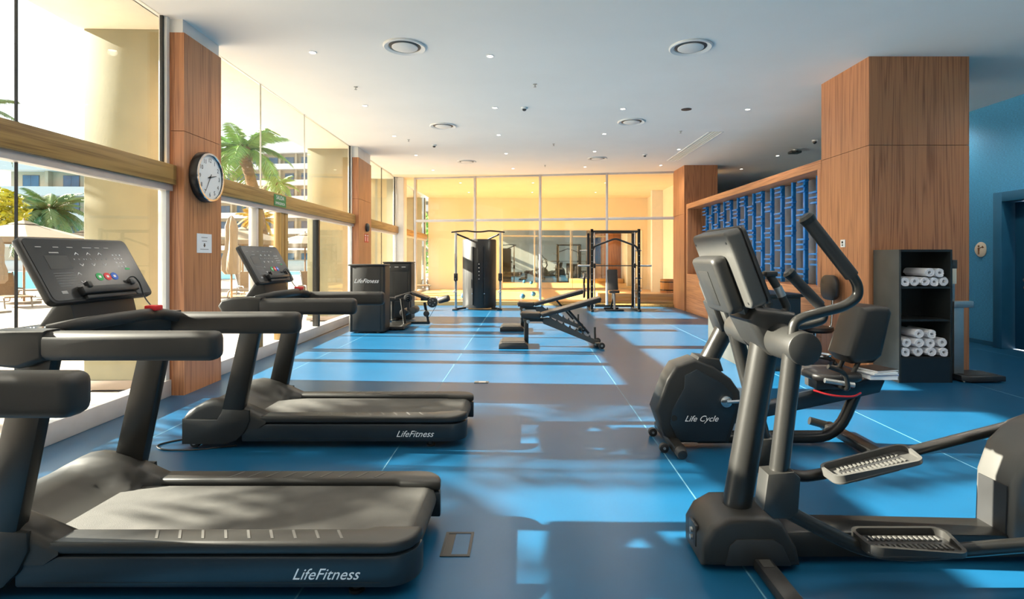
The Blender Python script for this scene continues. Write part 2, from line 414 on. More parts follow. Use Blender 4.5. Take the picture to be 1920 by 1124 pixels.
# ---- window wall on the left, turned very slightly
WA = 0.03
def wroot(name, label): return sroot(name, label, (-3.5, 0, 0), WA)
bays = [(-4.0, -0.75), (-0.05, 5.62), (6.36, 12.1), (13.2, 16.75), (17.3, 22.6)]
joints = [[], [1.3, 3.92], [7.75, 9.4], [15.0], [20.0]]
BZ0, BZ1 = 2.18, 2.38
for n, (a, b) in enumerate(bays):
    w = wroot('window_%d' % (n + 1) if n < 4 else 'window_6', 'tall glazed window bay with gold wooden transom beam')
    MB().box(-0.16, 0.0, a, b, 0.0, 0.17, 0.006).build('window_sill', M_alu, w)
    MB().box(-0.10, 0.05, a, b, BZ0, BZ1, 0.004).build('transom_beam', M_gold, w)
    MB().box(-0.09, 0.015, a, b, BZ0 - 0.065, BZ0, 0.003).build('head_frame', M_alu, w)
    MB().box(-0.10, -0.02, b - 0.06, b, 0.17, BZ0 - 0.065, 0.003).build('jamb', M_white, w)
    MB().box(-0.10, -0.02, a, a + 0.06, 0.17, BZ0 - 0.065, 0.003).build('jamb', M_white, w)
    MB().box(-0.10, -0.02, b - 0.05, b, BZ1, H, 0.003).build('jamb', M_white, w)
    MB().box(-0.075, -0.045, b - 0.075, b - 0.051, BZ1, H).build('gasket', M_dark_line, w, smooth=False)
    ed = [a + 0.06] + joints[n] + [b - 0.06]
    for k in range(len(ed) - 1):
        MB().box(-0.066, -0.054, ed[k] + 0.004, ed[k + 1] - 0.004, BZ1, H).build('pane', M_glass, w, smooth=False)
        if not (n == 2):
            MB().box(-0.066, -0.054, ed[k] + 0.004, ed[k + 1] - 0.004, 0.17, BZ0 - 0.065).build('pane', M_glass, w, smooth=False)
        if k:
            MB().box(-0.07, -0.05, ed[k] - 0.004, ed[k] + 0.004, BZ1, H).build('gasket', M_dark_line if n != 2 else M_white, w, smooth=False)
            if n != 2:
                MB().box(-0.07, -0.05, ed[k] - 0.004, ed[k] + 0.004, 0.17, BZ0 - 0.065).build('gasket', M_dark_line, w, smooth=False)
    if n == 2:                                     # sliding door between gold posts
        for (p0, p1, mm) in ((7.50, 7.56, M_alu), (7.57, 7.70, M_gold_v), (8.30, 8.40, M_gold_v), (8.44, 8.56, M_gold_v), (9.92, 10.0, M_tube)):
            MB().box(-0.11, 0.0, p0, p1, 0.17, BZ0 - 0.065, 0.004).build('door_post', mm, w)
        for (p0, p1) in ((a + 0.066, 7.49), (8.57, 9.91), (10.01, b - 0.066)):
            MB().box(-0.066, -0.054, p0, p1, 0.17, BZ0 - 0.065).build('pane', M_glass, w, smooth=False)
        MB().box(-0.13, -0.118, 7.70, 8.44, 0.17, BZ0 - 0.065).build('sliding_pane', M_glass, w, smooth=False)

# ---- wood-clad pillars, exterior fins, soffit
def clad(name, label, x0, x1, y0, y1, z1, joint, loc, rz, split=None):
    r = sroot(name, label, loc, rz)
    g = 0.003
    MB().box(x0 + 0.02, x1 - 0.02, y0 + 0.02, y1 - 0.02, 0, z1 - 0.002).build('pillar_core', M_dark_line, r, smooth=False)
    for (za, zb) in ((0.0, joint - g), (joint + g, z1)):
        MB().box(x0, x1, y0, y0 + 0.02, za, zb).build('wood_panel', M_wood, r, smooth=False)
        MB().box(x0, x1, y1 - 0.02, y1, za, zb).build('wood_panel', M_wood, r, smooth=False)
        MB().box(x0, x0 + 0.02, y0 + 0.021, y1 - 0.021, za, zb).build('wood_panel', M_wood, r, smooth=False)
        MB().box(x1 - 0.02, x1, y0 + 0.021, y1 - 0.021, za, zb).build('wood_panel', M_wood, r, smooth=False)
    return r
for n, (y0, y1) in enumerate(((-0.75, -0.05), (5.63, 6.35), (12.11, 13.19))):
    clad('pillar_%d' % (n + 1), 'wood veneered pillar between window bays', -0.05, 0.12, y0, y1, 3.76 if n < 2 else 3.66, 2.74, (-3.5, 0, 0), WA)
    rr = sroot('trim_%d' % (n + 2), 'white lintel above the pillar', (-3.5, 0, 0), WA)
    MB().box(-0.10, 0.10, y0 + 0.01, y1 - 0.01, 3.76 if n < 2 else 3.66, H).build('lintel', M_white, rr, smooth=False)
rr = sroot('pillar_4', 'white corner column at the end of the window wall', (-3.5, 0, 0), WA)
MB().box(-0.12, 0.20, 16.76, 17.29, 0, H, 0.01).build('column', M_white, rr)
for n, y in enumerate((-0.55, 5.9, 12.35, 17.1, 22.4)):
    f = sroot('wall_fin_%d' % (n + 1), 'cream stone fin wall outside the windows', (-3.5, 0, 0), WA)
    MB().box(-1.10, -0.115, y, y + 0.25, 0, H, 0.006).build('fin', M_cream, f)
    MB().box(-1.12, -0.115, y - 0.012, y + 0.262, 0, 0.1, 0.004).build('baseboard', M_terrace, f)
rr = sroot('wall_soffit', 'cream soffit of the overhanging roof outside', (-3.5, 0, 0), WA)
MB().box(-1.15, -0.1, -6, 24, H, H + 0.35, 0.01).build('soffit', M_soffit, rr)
clad('pillar_5', 'large wood veneered pillar beside the towel cabinet', 4.2, 5.43, 6.68, 7.76, H, 2.81, (0, 0, 0), 0)
clad('pillar_6', 'wood veneered pillar at the end of the glass partition', 4.21, 5.1, 14.55, 15.65, H, 2.6, (0, 0, 0), 0)

# ---- half-height wooden wall with a niche
hw = sroot('wall_niche', 'half height wooden wall with a long niche')
NY0, NY1, NT = 7.77, 14.35, 2.83
MB().box(4.2, 4.75, NY0, NY1, 0, 1.0, 0.004).build('lower_panel', M_wood_y, hw)
MB().box(4.2, 4.75, NY0, NY1, NT - 0.13, NT, 0.004).build('top_rail', M_wood_y, hw)
MB().box(4.2, 4.75, NY1 - 0.12, NY1, 1.0, NT - 0.13, 0.002).build('end_jamb', M_wood, hw)
MB().box(4.2, 4.75, NY0, NY0 + 0.1, 1.0, NT - 0.13, 0.002).build('end_jamb', M_wood, hw)
MB().box(4.66, 4.75, NY0 + 0.1, NY1 - 0.12, 1.0, NT - 0.13).build('back_panel', M_greyback, hw, smooth=False)

# ---- ground outside
gt = struct(MB().box(-120, -3.62, -40, 160, -0.3, -0.02).build('floor_terrace', M_terrace, smooth=False), 'beige paved pool terrace')

# ================================================================== TREADMILLS
def round_rect_pod(s):
    """plan outline of one side pod of the deck, s=-1 near side, +1 far side"""
    pts = [(-0.62, 0.385), (0.92, 0.385)]
    for k in range(1, 7):
        a = PI / 2 * (1 - k / 6)
        pts.append((0.92 + 0.13 * math.cos(a), 0.255 + 0.13 * math.sin(a)))
    pts += [(1.05, 0.235), (0.84, 0.235), (0.80, 0.262), (-0.62, 0.262)]
    return [(x, s * y) for x, y in pts]
LOBE = [(-1.06, .235), (-1.03, .275), (-.97, .315), (-.9, .352), (-.82, .365), (-.74, .358), (-.66, .335), (-.58, .300), (-.5, .262), (-.44, .235)]
VALL = [(-1.06, .235), (-1.03, .270), (-.97, .305), (-.9, .305), (-.82, .275), (-.74, .240), (-.66, .216), (-.58, .205), (-.5, .200), (-.44, .195)]
def hood():
    b = MB(); bm = b.bm
    ys = [-.39, -.385, -.36, -.32, -.29, -.265, -.24, -.21, -.17, -.1, 0, .1, .17, .21, .24, .265, .29, .32, .36, .385, .39]
    n = len(ys); rows = []
    for (x, zl), (_, zv) in zip(LOBE, VALL):
        row = []
        for y in ys:
            t = min(1, max(0, (abs(y) - .17) / .12)); t = t * t * (3 - 2 * t)
            z = zv * (1 - t) + zl * t
            if abs(y) > .37: z -= .018 if abs(y) < .388 else .05
            xx = x
            if abs(y) < .25 and x > -.56: xx = -.56 + (x + .56) * .25
            row.append(bm.verts.new((xx, y, z)))
        rows.append(row)
    for i in range(len(rows) - 1):
        for k in range(n - 1):
            bm.faces.new((rows[i][k], rows[i + 1][k], rows[i + 1][k + 1], rows[i][k + 1]))
    low = [[bm.verts.new((v.co.x, v.co.y, .04)) for v in rows[0]], [bm.verts.new((v.co.x, v.co.y, .19)) for v in rows[-1]]]
    for k in range(n - 1):
        bm.faces.new((rows[0][k], rows[0][k + 1], low[0][k + 1], low[0][k]))
        bm.faces.new((rows[-1][k + 1], rows[-1][k], low[1][k], low[1][k + 1]))
    for k in (0, n - 1):
        col = [r[k] for r in rows]
        bv = [low[0][k]] + [bm.verts.new((v.co.x, v.co.y, .15)) for v in col[1:-1]] + [low[1][k]]
        for i in range(len(col) - 1):
            bm.faces.new((col[i], bv[i], bv[i + 1], col[i + 1]))
    bmesh.ops.recalc_face_normals(bm, faces=bm.faces[:])
    return b
def make_treadmill(label):
    t = thing('treadmill', label, 'treadmill', (0, 0, 0), 0, 'treadmills facing the windows')
    for s in (-1, 1):
        sk = MB().prism(round_rect_pod(s), 0.05, 0.183, 'xy', 0.012).build('side_skirt', M_skirt, t)
        if s == -1:
            text('logo', 'LifeFitness', 0.066, M_logo, sk, basis((1, 0, 0), (0, 0, 1), (0.53, -0.3856, 0.088)), 0.45)
            MB().box(-0.5, 0.9, -0.3868, -0.384, 0.073, 0.0755).build('groove', M_black, sk, smooth=False)
        fr = MB().prism([(x, y * 1.005) for x, y in round_rect_pod(s)], 0.188, 0.243, 'xy', 0.02, 3).build('foot_rail', M_char, t)
        for k in range(9):
            x = -0.1 + k * 0.098
            MB().prism([(x, s * .285), (x + .012, s * .285), (x + .052, s * .355), (x + .040, s * .355)], 0.2425, 0.2445, 'xy').build('grip_mark', M_groove, fr, smooth=False)
        # side cover at the foot of the upright
        MB().prism([(-1.062, .035), (-1.062, .225), (-.80, .225), (-.775, .26), (-.76, .30), (-.56, .29), (-.555, .21), (-.60, .12), (-.66, .06), (-.74, .035)], s * .372, s * .402, 'xz', 0.012).build('side_cover', M_char, t)
        # blade upright leaning back
        up = [(-.775, .26), (-.615, .24), (-.455, 1.03), (-.60, 1.03)]
        MB().prism(up, s * .335, s * .398, 'xz', 0.014).build('upright', M_tube, t)
        MB().box(-.60, .24, min(s * .350, s * .445), max(s * .350, s * .445), 1.005, 1.125, 0.032, 4).build('handrail', M_rubber, t)
        MB().prism([(-.74, 1.02), (-.77, 1.07), (-.74, 1.115), (-.66, 1.135), (-.45, 1.132), (-.45, 1.01), (-.56, .975), (-.66, .985)], s * .352, s * .448, 'xz', 0.02, 3).build('rail_pod', M_char, t)
        wh = MB().cyl((-.985, s * .37, .038), (-.985, s * .33, .038), .038, bev=.006).build('front_wheel', M_black, t)
        MB().cyl((-.985, s * .378, .038), (-.985, s * .37, .038), .014).build('hub', M_steel, wh)
        MB().cyl((.78, s * .31, 0), (.78, s * .31, .012), .034).cyl((.78, s * .31, .012), (.78, s * .31, .06), .018).build('rear_foot', M_black, t)
    # belt loop
    bp = []
    for k in range(9):
        a = PI / 2 - PI * k / 8
        bp.append((0.965 + 0.065 * math.cos(a), 0.145 + 0.065 * math.sin(a)))
    bp = [(-.60, .21)] + bp + [(-.60, .08)]
    MB().prism(bp, -.252, .252, 'xz').build('running_belt', M_belt, t)
    MB().box(-.98, .80, -.26, .26, .055, .08).build('deck_frame', M_black, t)
    hood().build('motor_hood', M_char, t, ang=50)
    # dash with cup holders and curved grip bar
    dash = MB().prism([(-.76, -.355), (-.78, -.2), (-.78, .2), (-.76, .355), (-.45, .355), (-.50, .27), (-.56, .2), (-.58, 0), (-.56, -.2), (-.50, -.27), (-.45, -.355)], 1.02, 1.118, 'xy', 0.02, 3).build('dashboard', M_char, t)
    for s in (-1, 1):
        MB().lathe([(.040, 1.112), (.046, 1.128), (.050, 1.128), (.050, 1.112)], (-.60, s * .315, 0), 28, loop=True).build('cup_holder_rim', M_chrome, dash)
        MB().cyl((-.60, s * .315, 1.117), (-.60, s * .315, 1.1205), .041).build('cup_well', M_black, dash)
    MB().tube([(-.56, -.30, 1.11), (-.46, -.24, 1.135), (-.41, -.1, 1.142), (-.41, .1, 1.142), (-.45, .26, 1.13), (-.42, .37, 1.10)], .030, 12, 0.08, squash=.7).build('grip_bar', M_rubber, t)
    MB().box(-.455, -.395, .14, .20, 1.155, 1.182, .006).build('safety_clip', M_red, t)
    MB().prism([(-.70, 1.11), (-.60, 1.26), (-.55, 1.24), (-.52, 1.11)], -.20, .20, 'xz', .012).build('console_neck', M_char, t)
    # console
    c = basis((0, 1, 0), (-math.sin(R(29)), 0, math.cos(R(29))), (-.615, 0, 1.37))
    con = link('console', MB().prism(rrect(.315, .168, .03), -.022, .012, 'xy', .006).mesh('console', M_black), t, mtx=c)
    link('display', MB().prism(rrect(.303, .156, .024), .0122, .0145, 'xy').mesh('display', M_display), con)
    def bit(name, x0, x1, y0, y1, m, z=.0146, h=.0008):
        MB().box(x0, x1, y0, y1, z, z + h).build(name, m, con, smooth=False)
    bit('screen_area', -.235, -.115, .0, .07, M_display2)
    bit('printed_line', -.20, -.15, .082, .088, M_grey_print)
    for (a, w) in ((-.255, .03), (-.165, .03), (-.09, .034), (0.0, .055), (.075, .03), (.135, .03)):
        bit('printed_line', a, a + w, .112, .1165, M_grey_print)
    for k in range(6):
        bit('printed_line', -.235, -.125, -.022 - k * .013, -.0205 - k * .013, M_grey_print)
    def chev(x, y, up):
        s = 1 if up else -1
        MB().prism([(x - .011, y - s * .005), (x, y + s * .006), (x + .011, y - s * .005), (x + .011, y - s * .001), (x, y + s * .010), (x - .011, y - s * .001)], .0146, .0156, 'xy').build('arrow_key', M_logo, con, smooth=False)
    for x in (-.055, .015, .085):
        chev(x, .078, True); chev(x, .022, False)
        for (dx, dy) in ((-.028, .05), (.028, .05), (0, .05)): bit('key', x + dx - .003, x + dx + .003, dy - .003, dy + .003, M_grey_print)
    chev(-.10, -.03, True); chev(-.10, -.07, False)
    for i in range(3):
        for k in range(4): bit('keypad_key', .165 + i * .024, .172 + i * .024, .07 - k * .022, .077 - k * .022, M_logo)
    bit('enter_key', .205, .235, -.013, -.003, M_green)
    for (x, m) in ((.01, M_green), (.06, M_red), (.105, M_bluekey)):
        MB().prism([(x + .021 * math.cos(a * PI / 8), -.048 + .021 * math.sin(a * PI / 8)) for a in range(16)], .0146, .0162, 'xy').build('round_key', m, con)
        bit('key_symbol', x - .007, x + .007, -.054, -.042, M_logo, .0163)
    bit('pause_key', -.245, -.215, -.125, -.110, M_grey_print)
    led = MB().box(-.16, .19, -.142, -.105, .012, .045, .006).box(-.14, .17, -.165, -.142, .0, .03, .006).build('reading_ledge', M_black, con)
    for x in (-.12, .15):
        MB().box(x - .012, x + .012, -.115, -.085, .03, .055, .004).build('ledge_clip', M_black, con)
    MB().tube([(-.56, .15, 1.30), (-.55, .19, 1.34), (-.53, .215, 1.30), (-.51, .22, 1.22), (-.47, .22, 1.17), (-.43, .19, 1.16)], .0035, 6, .03).build('safety_cord', M_cord, t)
    return t
def rrect(hx, hy, r, n=5):
    pts = []
    for (cx, cy, a0) in ((hx - r, hy - r, 0), (-hx + r, hy - r, 90), (-hx + r, -hy + r, 180), (hx - r, -hy + r, 270)):
        for k in range(n + 1):
            a = R(a0 + 90 * k / n); pts.append((cx + r * math.cos(a), cy + r * math.sin(a)))
    return pts
TX = -1.51
tm = make_treadmill('black treadmill in the middle of the row, its console beside the clock pillar')
tm.location = (TX, 2.65, 0)
index_kids()
copy_tree(tm, loc=(TX, 4.45, 0), label='black treadmill farther back, standing just past the clock pillar')
copy_tree(tm, loc=(TX + 0.08, 1.06, 0), label='nearest black treadmill, only the end of its handrail at the left edge')
tag(MB().tube([(-2.56, 4.3, .006), (-2.72, 4.25, .006), (-2.82, 4.12, .006), (-2.70, 4.02, .006), (-2.45, 4.02, .006), (-2.2, 4.12, .006)], .006, 6, .08).build('power_cord', M_cord), 'thin black power cord on the floor at the front of the far treadmill', 'cord')

# ================================================================== ELLIPTICAL
def make_elliptical():
    """local x = world X, y measured from the centre plane (near side negative)"""
    t = thing('elliptical_trainer', 'black elliptical cross trainer with moving arms in the right foreground', 'elliptical', (0, 2.62, 0))
    # front hub
    hub = MB().prism([(.80, .02), (.80, .13), (.84, .20), (.92, .245), (1.10, .245), (1.17, .21), (1.235, .10), (1.25, .02)], -.15, .15, 'xz', .03, 3).build('front_hub', M_char, t)
    MB().prism([(.90, .03), (.92, .12), (.95, .15), (1.12, .15), (1.16, .12), (1.20, .03)], -.156, -.148, 'xz', .003).build('hub_cover', M_black, hub)
    MB().box(.795, .81, -.05, .05, .06, .16, .004).build('power_socket', M_black, hub)
    for z in (.085, .12): MB().cyl((.798, 0, z), (.785, 0, z), .012).build('socket_plug', M_steel, hub)
    st = MB().box(1.03, 1.11, -.46, -.14, .012, .062, .008).build('stabiliser', M_black, t)
    MB().box(1.045, 1.095, -.22, -.16, .0625, .0635).build('sticker', M_silver, st, smooth=False)
    MB().cyl((1.07, -.42, 0), (1.07, -.42, .013), .03).build('levelling_foot', M_chrome, st)
    MB().box(1.03, 1.11, .14, .46, .012, .062, .008).build('stabiliser', M_black, t)
    # base rail
    MB().prism([(1.2, .03), (1.2, .15), (1.35, .155), (3.05, .12), (3.05, .03)], -.09, .09, 'xz', .015).build('base_rail', M_tube, t)
    MB().box(2.9, 2.98, -.35, .35, 0, .05, .01).build('rear_stabiliser', M_black, t)
    # mast
    MB().tube([(1.0, 0, .18), (1.145, 0, 1.02)], .066, 24).build('mast', M_tube, t)
    # shroud under the console
    sh = MB().prism([(1.01, 1.145), (1.045, 1.20), (1.235, 1.175), (1.255, 1.10), (1.20, .985), (1.13, .975), (1.07, 1.03)], -.135, .135, 'xz', .03, 3).build('mast_shroud', M_char, t)
    # console leaning, seen from behind
    c = basis((0, 1, 0), (-.35, 0, .937), (.955, -.04, 1.385))
    con = link('console', MB().prism(rrect(.235, .178, .03), -.045, .03, 'xy', .012, 3).mesh('console', M_silver), t, mtx=c)
    link('console_bezel', MB().prism(rrect(.24, .182, .032), .030, .048, 'xy', .006).mesh('console_bezel', M_black), con)
    link('display', MB().prism(rrect(.222, .150, .02), .0482, .051, 'xy').mesh('display', M_display), con)
    link('rear_housing', MB().prism(rrect(.155, .135, .03), -.115, -.044, 'xy', .02, 3).mesh('rear_housing', M_char), con, loc=(.0, -.055, 0))
    link('rear_plate', MB().prism([(-.05, -.10), (.07, -.10), (.09, .07), (-.05, .07)], -.118, -.114, 'xy', .002).mesh('rear_plate', M_char), con, loc=(.0, -.05, 0))
    for (x, y) in ((-.21, .13), (-.21, -.15), (.21, .13)):
        MB().cyl((x, y, -.0455), (x, y, -.047), .006, seg=10).build('screw', M_black, con)
    MB().prism([(1.02, 1.16), (1.0, 1.24), (1.06, 1.26), (1.12, 1.18)], -.08, .08, 'xz', .01).build('console_neck', M_char, t)
    # static heart-rate bars
    for y in (-.03, .16):
        b = MB().tube([(1.19, y, 1.15), (1.245, y, 1.18), (1.19, y, 1.29), (1.155, y, 1.345)], .019, 12, .03).build('pulse_grip', M_rubber, t)
        MB().box(1.128, 1.185, y - .03, y + .03, 1.338, 1.366, .01).build('grip_cap', M_black, b)
        MB().tube([(1.212, y - .004, 1.245), (1.19, y - .004, 1.29)], .0205, 12).build('sensor', M_steel, b)
    # moving arms, near arm forward, far arm back
    for s, dx, dz in ((-1, 0.0, 0.0), (1, .20, -.20)):
        yi, yo = s * .13, s * .375
        piv = MB().cyl((1.16, yi, 1.05), (1.15, yo, 1.05), .078, .070, 32, .008).build('pivot_drum', M_char, t)
        y = s * .315
        if s < 0:
            pts = [(1.125, y, 1.10), (1.132, y, 1.155), (1.175, y, 1.178), (1.345, y, 1.222), (1.402, y, 1.262), (1.402, y, 1.315), (1.372, y, 1.36)]
            g = [(1.376, y, 1.352), (1.185, y, 1.595)]
        else:
            pts = [(1.175, y, 1.08), (1.20, y, 1.05), (1.50, y, 1.06), (1.60, y, 1.09), (1.605, y, 1.135), (1.575, y, 1.18)]
            g = [(1.58, y, 1.172), (1.415, y, 1.345)]
        MB().tube(pts, .021, 14, .05).build('moving_handle', M_tube, t)
        gr = MB().tube([g[0], g[1]], .0285, 16).build('hand_grip', M_rubber, t)
        d = (Vector(g[1]) - Vector(g[0])).normalized()
        MB().tube([Vector(g[1]) - d * .02, Vector(g[1]) + d * .004, Vector(g[1]) + d * .016], [.031, .034, .022], 16).build('grip_cap', M_tube, gr)
        lx = 1.055 if s < 0 else 1.27
        lz = .44 if s < 0 else .37
        MB().tube([(1.125, y, 1.02), (lx + .01, y, lz + .06)], .040, 18).build('swing_arm', M_tube, t)
        MB().prism([(lx - .075, lz - .06), (lx - .055, lz + .09), (lx + .055, lz + .10), (lx + .085, lz + .07), (lx + .075, lz - .07), (lx + .04, lz - .10), (lx - .03, lz - .10)], y - .05, y + .05, 'xz', .014).build('link_box', M_char, t)
        if s < 0:
            arm = [(1.09, y, .36), (1.25, y, .275), (1.42, y, .192), (1.60, y, .17), (2.4, y + .08, .185)]
            pc, tilt = (1.605, y - .01, .205), 0.0
        else:
            arm = [(1.30, y, .315), (1.45, y, .24), (1.62, y, .265), (2.05, y, .375), (2.75, y, .555)]
            pc, tilt = (1.79, y - .11, .335), R(14.5)
        MB().tube(arm, .030, 14, .12).build('pedal_arm', M_tube, t)
        # pedal: tray with raised rim and ribs
        pm = Matrix.Translation(pc) @ Matrix.Rotation(-tilt, 4, 'Y')
        hx, hy = (.205, .09) if s < 0 else (.235, .09)
        base = MB().prism(rrect(hx, hy, .05), 0, .016, 'xy', .004).mesh('pedal', M_silver if s > 0 else M_char)
        ped = link('pedal', base, t, mtx=pm)
        rim = MB(); o_ = rrect(hx, hy, .05); i_ = rrect(hx - .016, hy - .016, .036); n = len(o_)
        def rz(p): return .046 if p[0] < -.10 else (.024 if p[1] < .03 else .046)
        vo0 = [rim.bm.verts.new((p[0], p[1], .012)) for p in o_]; vo1 = [rim.bm.verts.new((p[0], p[1], rz(p))) for p in o_]
        vi1 = [rim.bm.verts.new((p[0], p[1], rz(q))) for p, q in zip(i_, o_)]; vi0 = [rim.bm.verts.new((p[0], p[1], .012)) for p in i_]
        for k in range(n):
            j = (k + 1) % n
            for A, B_ in ((vo0, vo1), (vo1, vi1), (vi1, vi0)):
                rim.bm.faces.new((A[k], A[j], B_[j], B_[k]))
        bmesh.ops.recalc_face_normals(rim.bm, faces=rim.bm.faces[:])
        rim.build('pedal_rim', M_silver if s > 0 else M_char, ped)
        rb = MB().box(-.165, .165, -.012, .012, .016, .0195).mesh('tread_strip', M_black)
        link('tread_strip', rb, ped)
        rib = MB().box(-.006, .006, -.052, -.014, .016, .024, .002).mesh('tread_rib', M_silver)
        for k in range(15):
            for yy in (0, .066):
                link('tread_rib', rib, ped, loc=(-.155 + k * .022, yy, 0))
        br = MB().box(-.12, .12, -.04, .04, -.03, .0, .006).build('pedal_bracket', M_black, ped)
    # rear drive housing
    prof = [(2.24, .11), (2.25, .38), (2.30, .52), (2.40, .62), (2.56, .68), (2.75, .66), (2.90, .56), (2.98, .38), (3.0, .11)]
    h = MB().prism(prof, -.12, .12, 'xz', .035, 3).build('drive_housing', M_silver, t)
    MB().prism([(2.232, .12), (2.24, .36), (2.245, .36), (2.245, .12)], -.08, .08, 'xz').build('housing_face', M_black, h)
    MB().cyl((2.66, -.125, .36), (2.66, -.15, .36), .17, seg=36, bev=.01).build('crank_disc', M_char, h)
    return t
make_elliptical()

# ================================================================== RECUMBENT BIKE
def make_bike():
    t = thing('recumbent_bike', 'black recumbent exercise bike with a padded backrest behind the elliptical', 'exercise bike', (0, 4.15, 0))
    prof = [(1.107, .05), (1.02, .10), (.955, .285), (1.04, .52), (1.105, .625), (1.25, .675), (1.39, .62), (1.52, .525), (1.585, .43), (1.59, .31), (1.50, .05)]
    sh = MB().prism(prof, -.115, .115, 'xz', .025, 3).build('drive_shroud', M_char, t)
    inner = [(1.12, .07), (1.06, .20), (1.075, .30), (1.165, .46), (1.17, .555), (1.26, .60), (1.44, .50), (1.52, .42), (1.545, .31), (1.47, .07)]
    pn = MB().prism(inner, -.124, -.112, 'xz', .005).build('side_panel', M_skirt, sh)
    text('logo', 'Life Cycle', 0.062, M_logo, pn, basis((1, 0, 0), (0, 0, 1), (1.165, -.1245, .215)), 0.45)
    MB().cyl((1.09, -.124, .24), (1.09, -.1265, .24), .022).build('round_badge', M_char, pn)
    # crank and pedals
    cr = MB().cyl((1.47, -.115, .365), (1.47, -.15, .365), .043, bev=.008).build('crank', M_chrome, t)
    MB().tube([(1.47, -.15, .365), (1.63, -.155, .375)], .014, 12).build('crank_arm', M_chrome, cr)
    MB().box(1.58, 1.68, -.26, -.16, .36, .39, .008).build('foot_pedal', M_black, cr)
    MB().tube([(1.47, .15, .365), (1.31, .155, .355)], .014, 12).build('crank_arm', M_chrome, cr)
    MB().box(1.26, 1.36, .16, .26, .34, .37, .008).build('foot_pedal', M_black, cr)
    # frame
    MB().tube([(1.30, 0, .055), (2.36, 0, .055), (2.52, 0, .42)], .042, 16, .20).build('base_tube', M_tube, t)
    MB().tube([(1.30, 0.0, .08), (2.25, 0, .08)], .03, 12).build('lower_rail', M_black, t)
    fs = MB().box(1.045, 1.125, -.30, .32, .03, .09, .012).build('front_stabiliser', M_tube, t)
    MB().cyl((1.085, -.30, .06), (1.085, -.36, .05), .042, .036, bev=.008).build('end_cap', M_black, fs)
    for y in (-.16, .2):
        w = MB().cyl((1.005, y - .02, .034), (1.005, y + .02, .034), .034, bev=.005).build('wheel', M_black, t)
        MB().cyl((1.005, y - .024, .034), (1.005, y - .02, .034), .010).build('hub', M_steel, w)
    rs = MB().box(2.40, 2.50, -.40, .32, .025, .085, .012).build('rear_stabiliser', M_tube, t)
    MB().tube([(2.30, .28, .10), (2.42, .26, .07)], .032, 12).build('rear_handle', M_tube, t)
    for y in (-.38, .30): MB().cyl((2.45, y, 0), (2.45, y, .026), .028).build('levelling_foot', M_black, rs)
    MB().prism([(1.50, .16), (1.50, .24), (2.66, .53), (2.70, .50), (2.66, .41), (2.40, .35)], -.055, .055, 'xz', .012).build('seat_rail', M_skirt, t)
    # mast and console
    mt = MB().tube([(1.36, 0, .60), (1.52, 0, .90)], .072, 20).build('mast', M_tube, t)
    MB().prism([(1.25, .63), (1.28, .69), (1.44, .67), (1.47, .58), (1.40, .56)], -.10, .10, 'xz', .02).build('mast_collar', M_char, t)
    c = basis((0, 1, 0), (-.36, 0, .933), (1.47, 0, 1.08))
    con = link('console', MB().prism(rrect(.17, .19, .03), -.05, .02, 'xy', .012).mesh('console', M_silver), t, mtx=c)
    link('display', MB().prism(rrect(.155, .16, .02), .0202, .024, 'xy').mesh('display', M_display), con)
    link('rear_housing', MB().prism(rrect(.10, .12, .02), -.09, -.049, 'xy', .012).mesh('rear_housing', M_char), con, loc=(0, -.07, 0))
    # seat
    MB().prism([(x * 1.0 + 2.30, y) for x, y in rrect(.19, .20, .12)], .515, .575, 'xy', .025, 3).build('seat', M_pad, t)
    MB().box(2.16, 2.44, -.09, .09, .44, .515, .01).build('seat_carriage', M_black, t)
    bk = MB().prism([(2.36, .70), (2.41, .64), (2.56, .645), (2.625, .70), (2.70, 1.02), (2.675, 1.065), (2.56, 1.075), (2.475, 1.06)], -.15, .15, 'xz', .045, 3).build('backrest', M_char, t)
    for y in (-.09, .09):
        MB().tube([(2.40, y, .50), (2.50, y, .70)], .017, 10).build('backrest_post', M_tube, t)
    MB().cyl((2.14, -.24, .545), (2.34, -.26, .515), .018).build('adjust_lever', M_steel, t)
    MB().lathe([(.065, 0), (.078, .012), (.086, .012), (.088, 0)], (2.36, .24, .64), 28, loop=True).build('cup_ring', M_chrome, t)
    MB().tube([(2.10, -.16, .455), (2.2, -.22, .43), (2.36, -.22, .42), (2.46, -.14, .43)], .007, 8, .08).build('red_strap', M_red, t)
    for s in (-1, 1):
        MB().tube([(2.28, s * .10, .49), (2.28, s * .30, .49), (2.24, s * .32, .62), (2.12, s * .32, .66)], .016, 10, .05).build('side_handle', M_tube, t)
    return t
make_bike()
for k, (dz, m, w, lb) in enumerate(((0, M_paper, .0, 'thick white paperback at the bottom of the pile on the bike seat rail'), (.026, M_bluekey, .012, 'blue covered booklet in the pile on the bike seat rail'), (.040, M_paper, -.01, 'white magazine near the top of the pile on the bike seat rail'), (.054, M_black, .008, 'black covered magazine on top of the pile on the bike seat rail'))):
    b = thing('magazine', lb, 'magazine', (2.60 + w, 4.06 + w, .538 + dz), .1 * k, 'magazines on the bike')
    hgt = .025 if k == 0 else .013
    MB().box(-.10, .10, -.10, .10, .001, hgt - .001).build('pages', M_paper, b, smooth=False)
    MB().box(-.103, .103, -.103, .103, hgt - .001, hgt).build('cover', m, b, smooth=False)
    MB().box(-.103, .103, -.103, .103, 0, .001).build('cover', m, b, smooth=False)

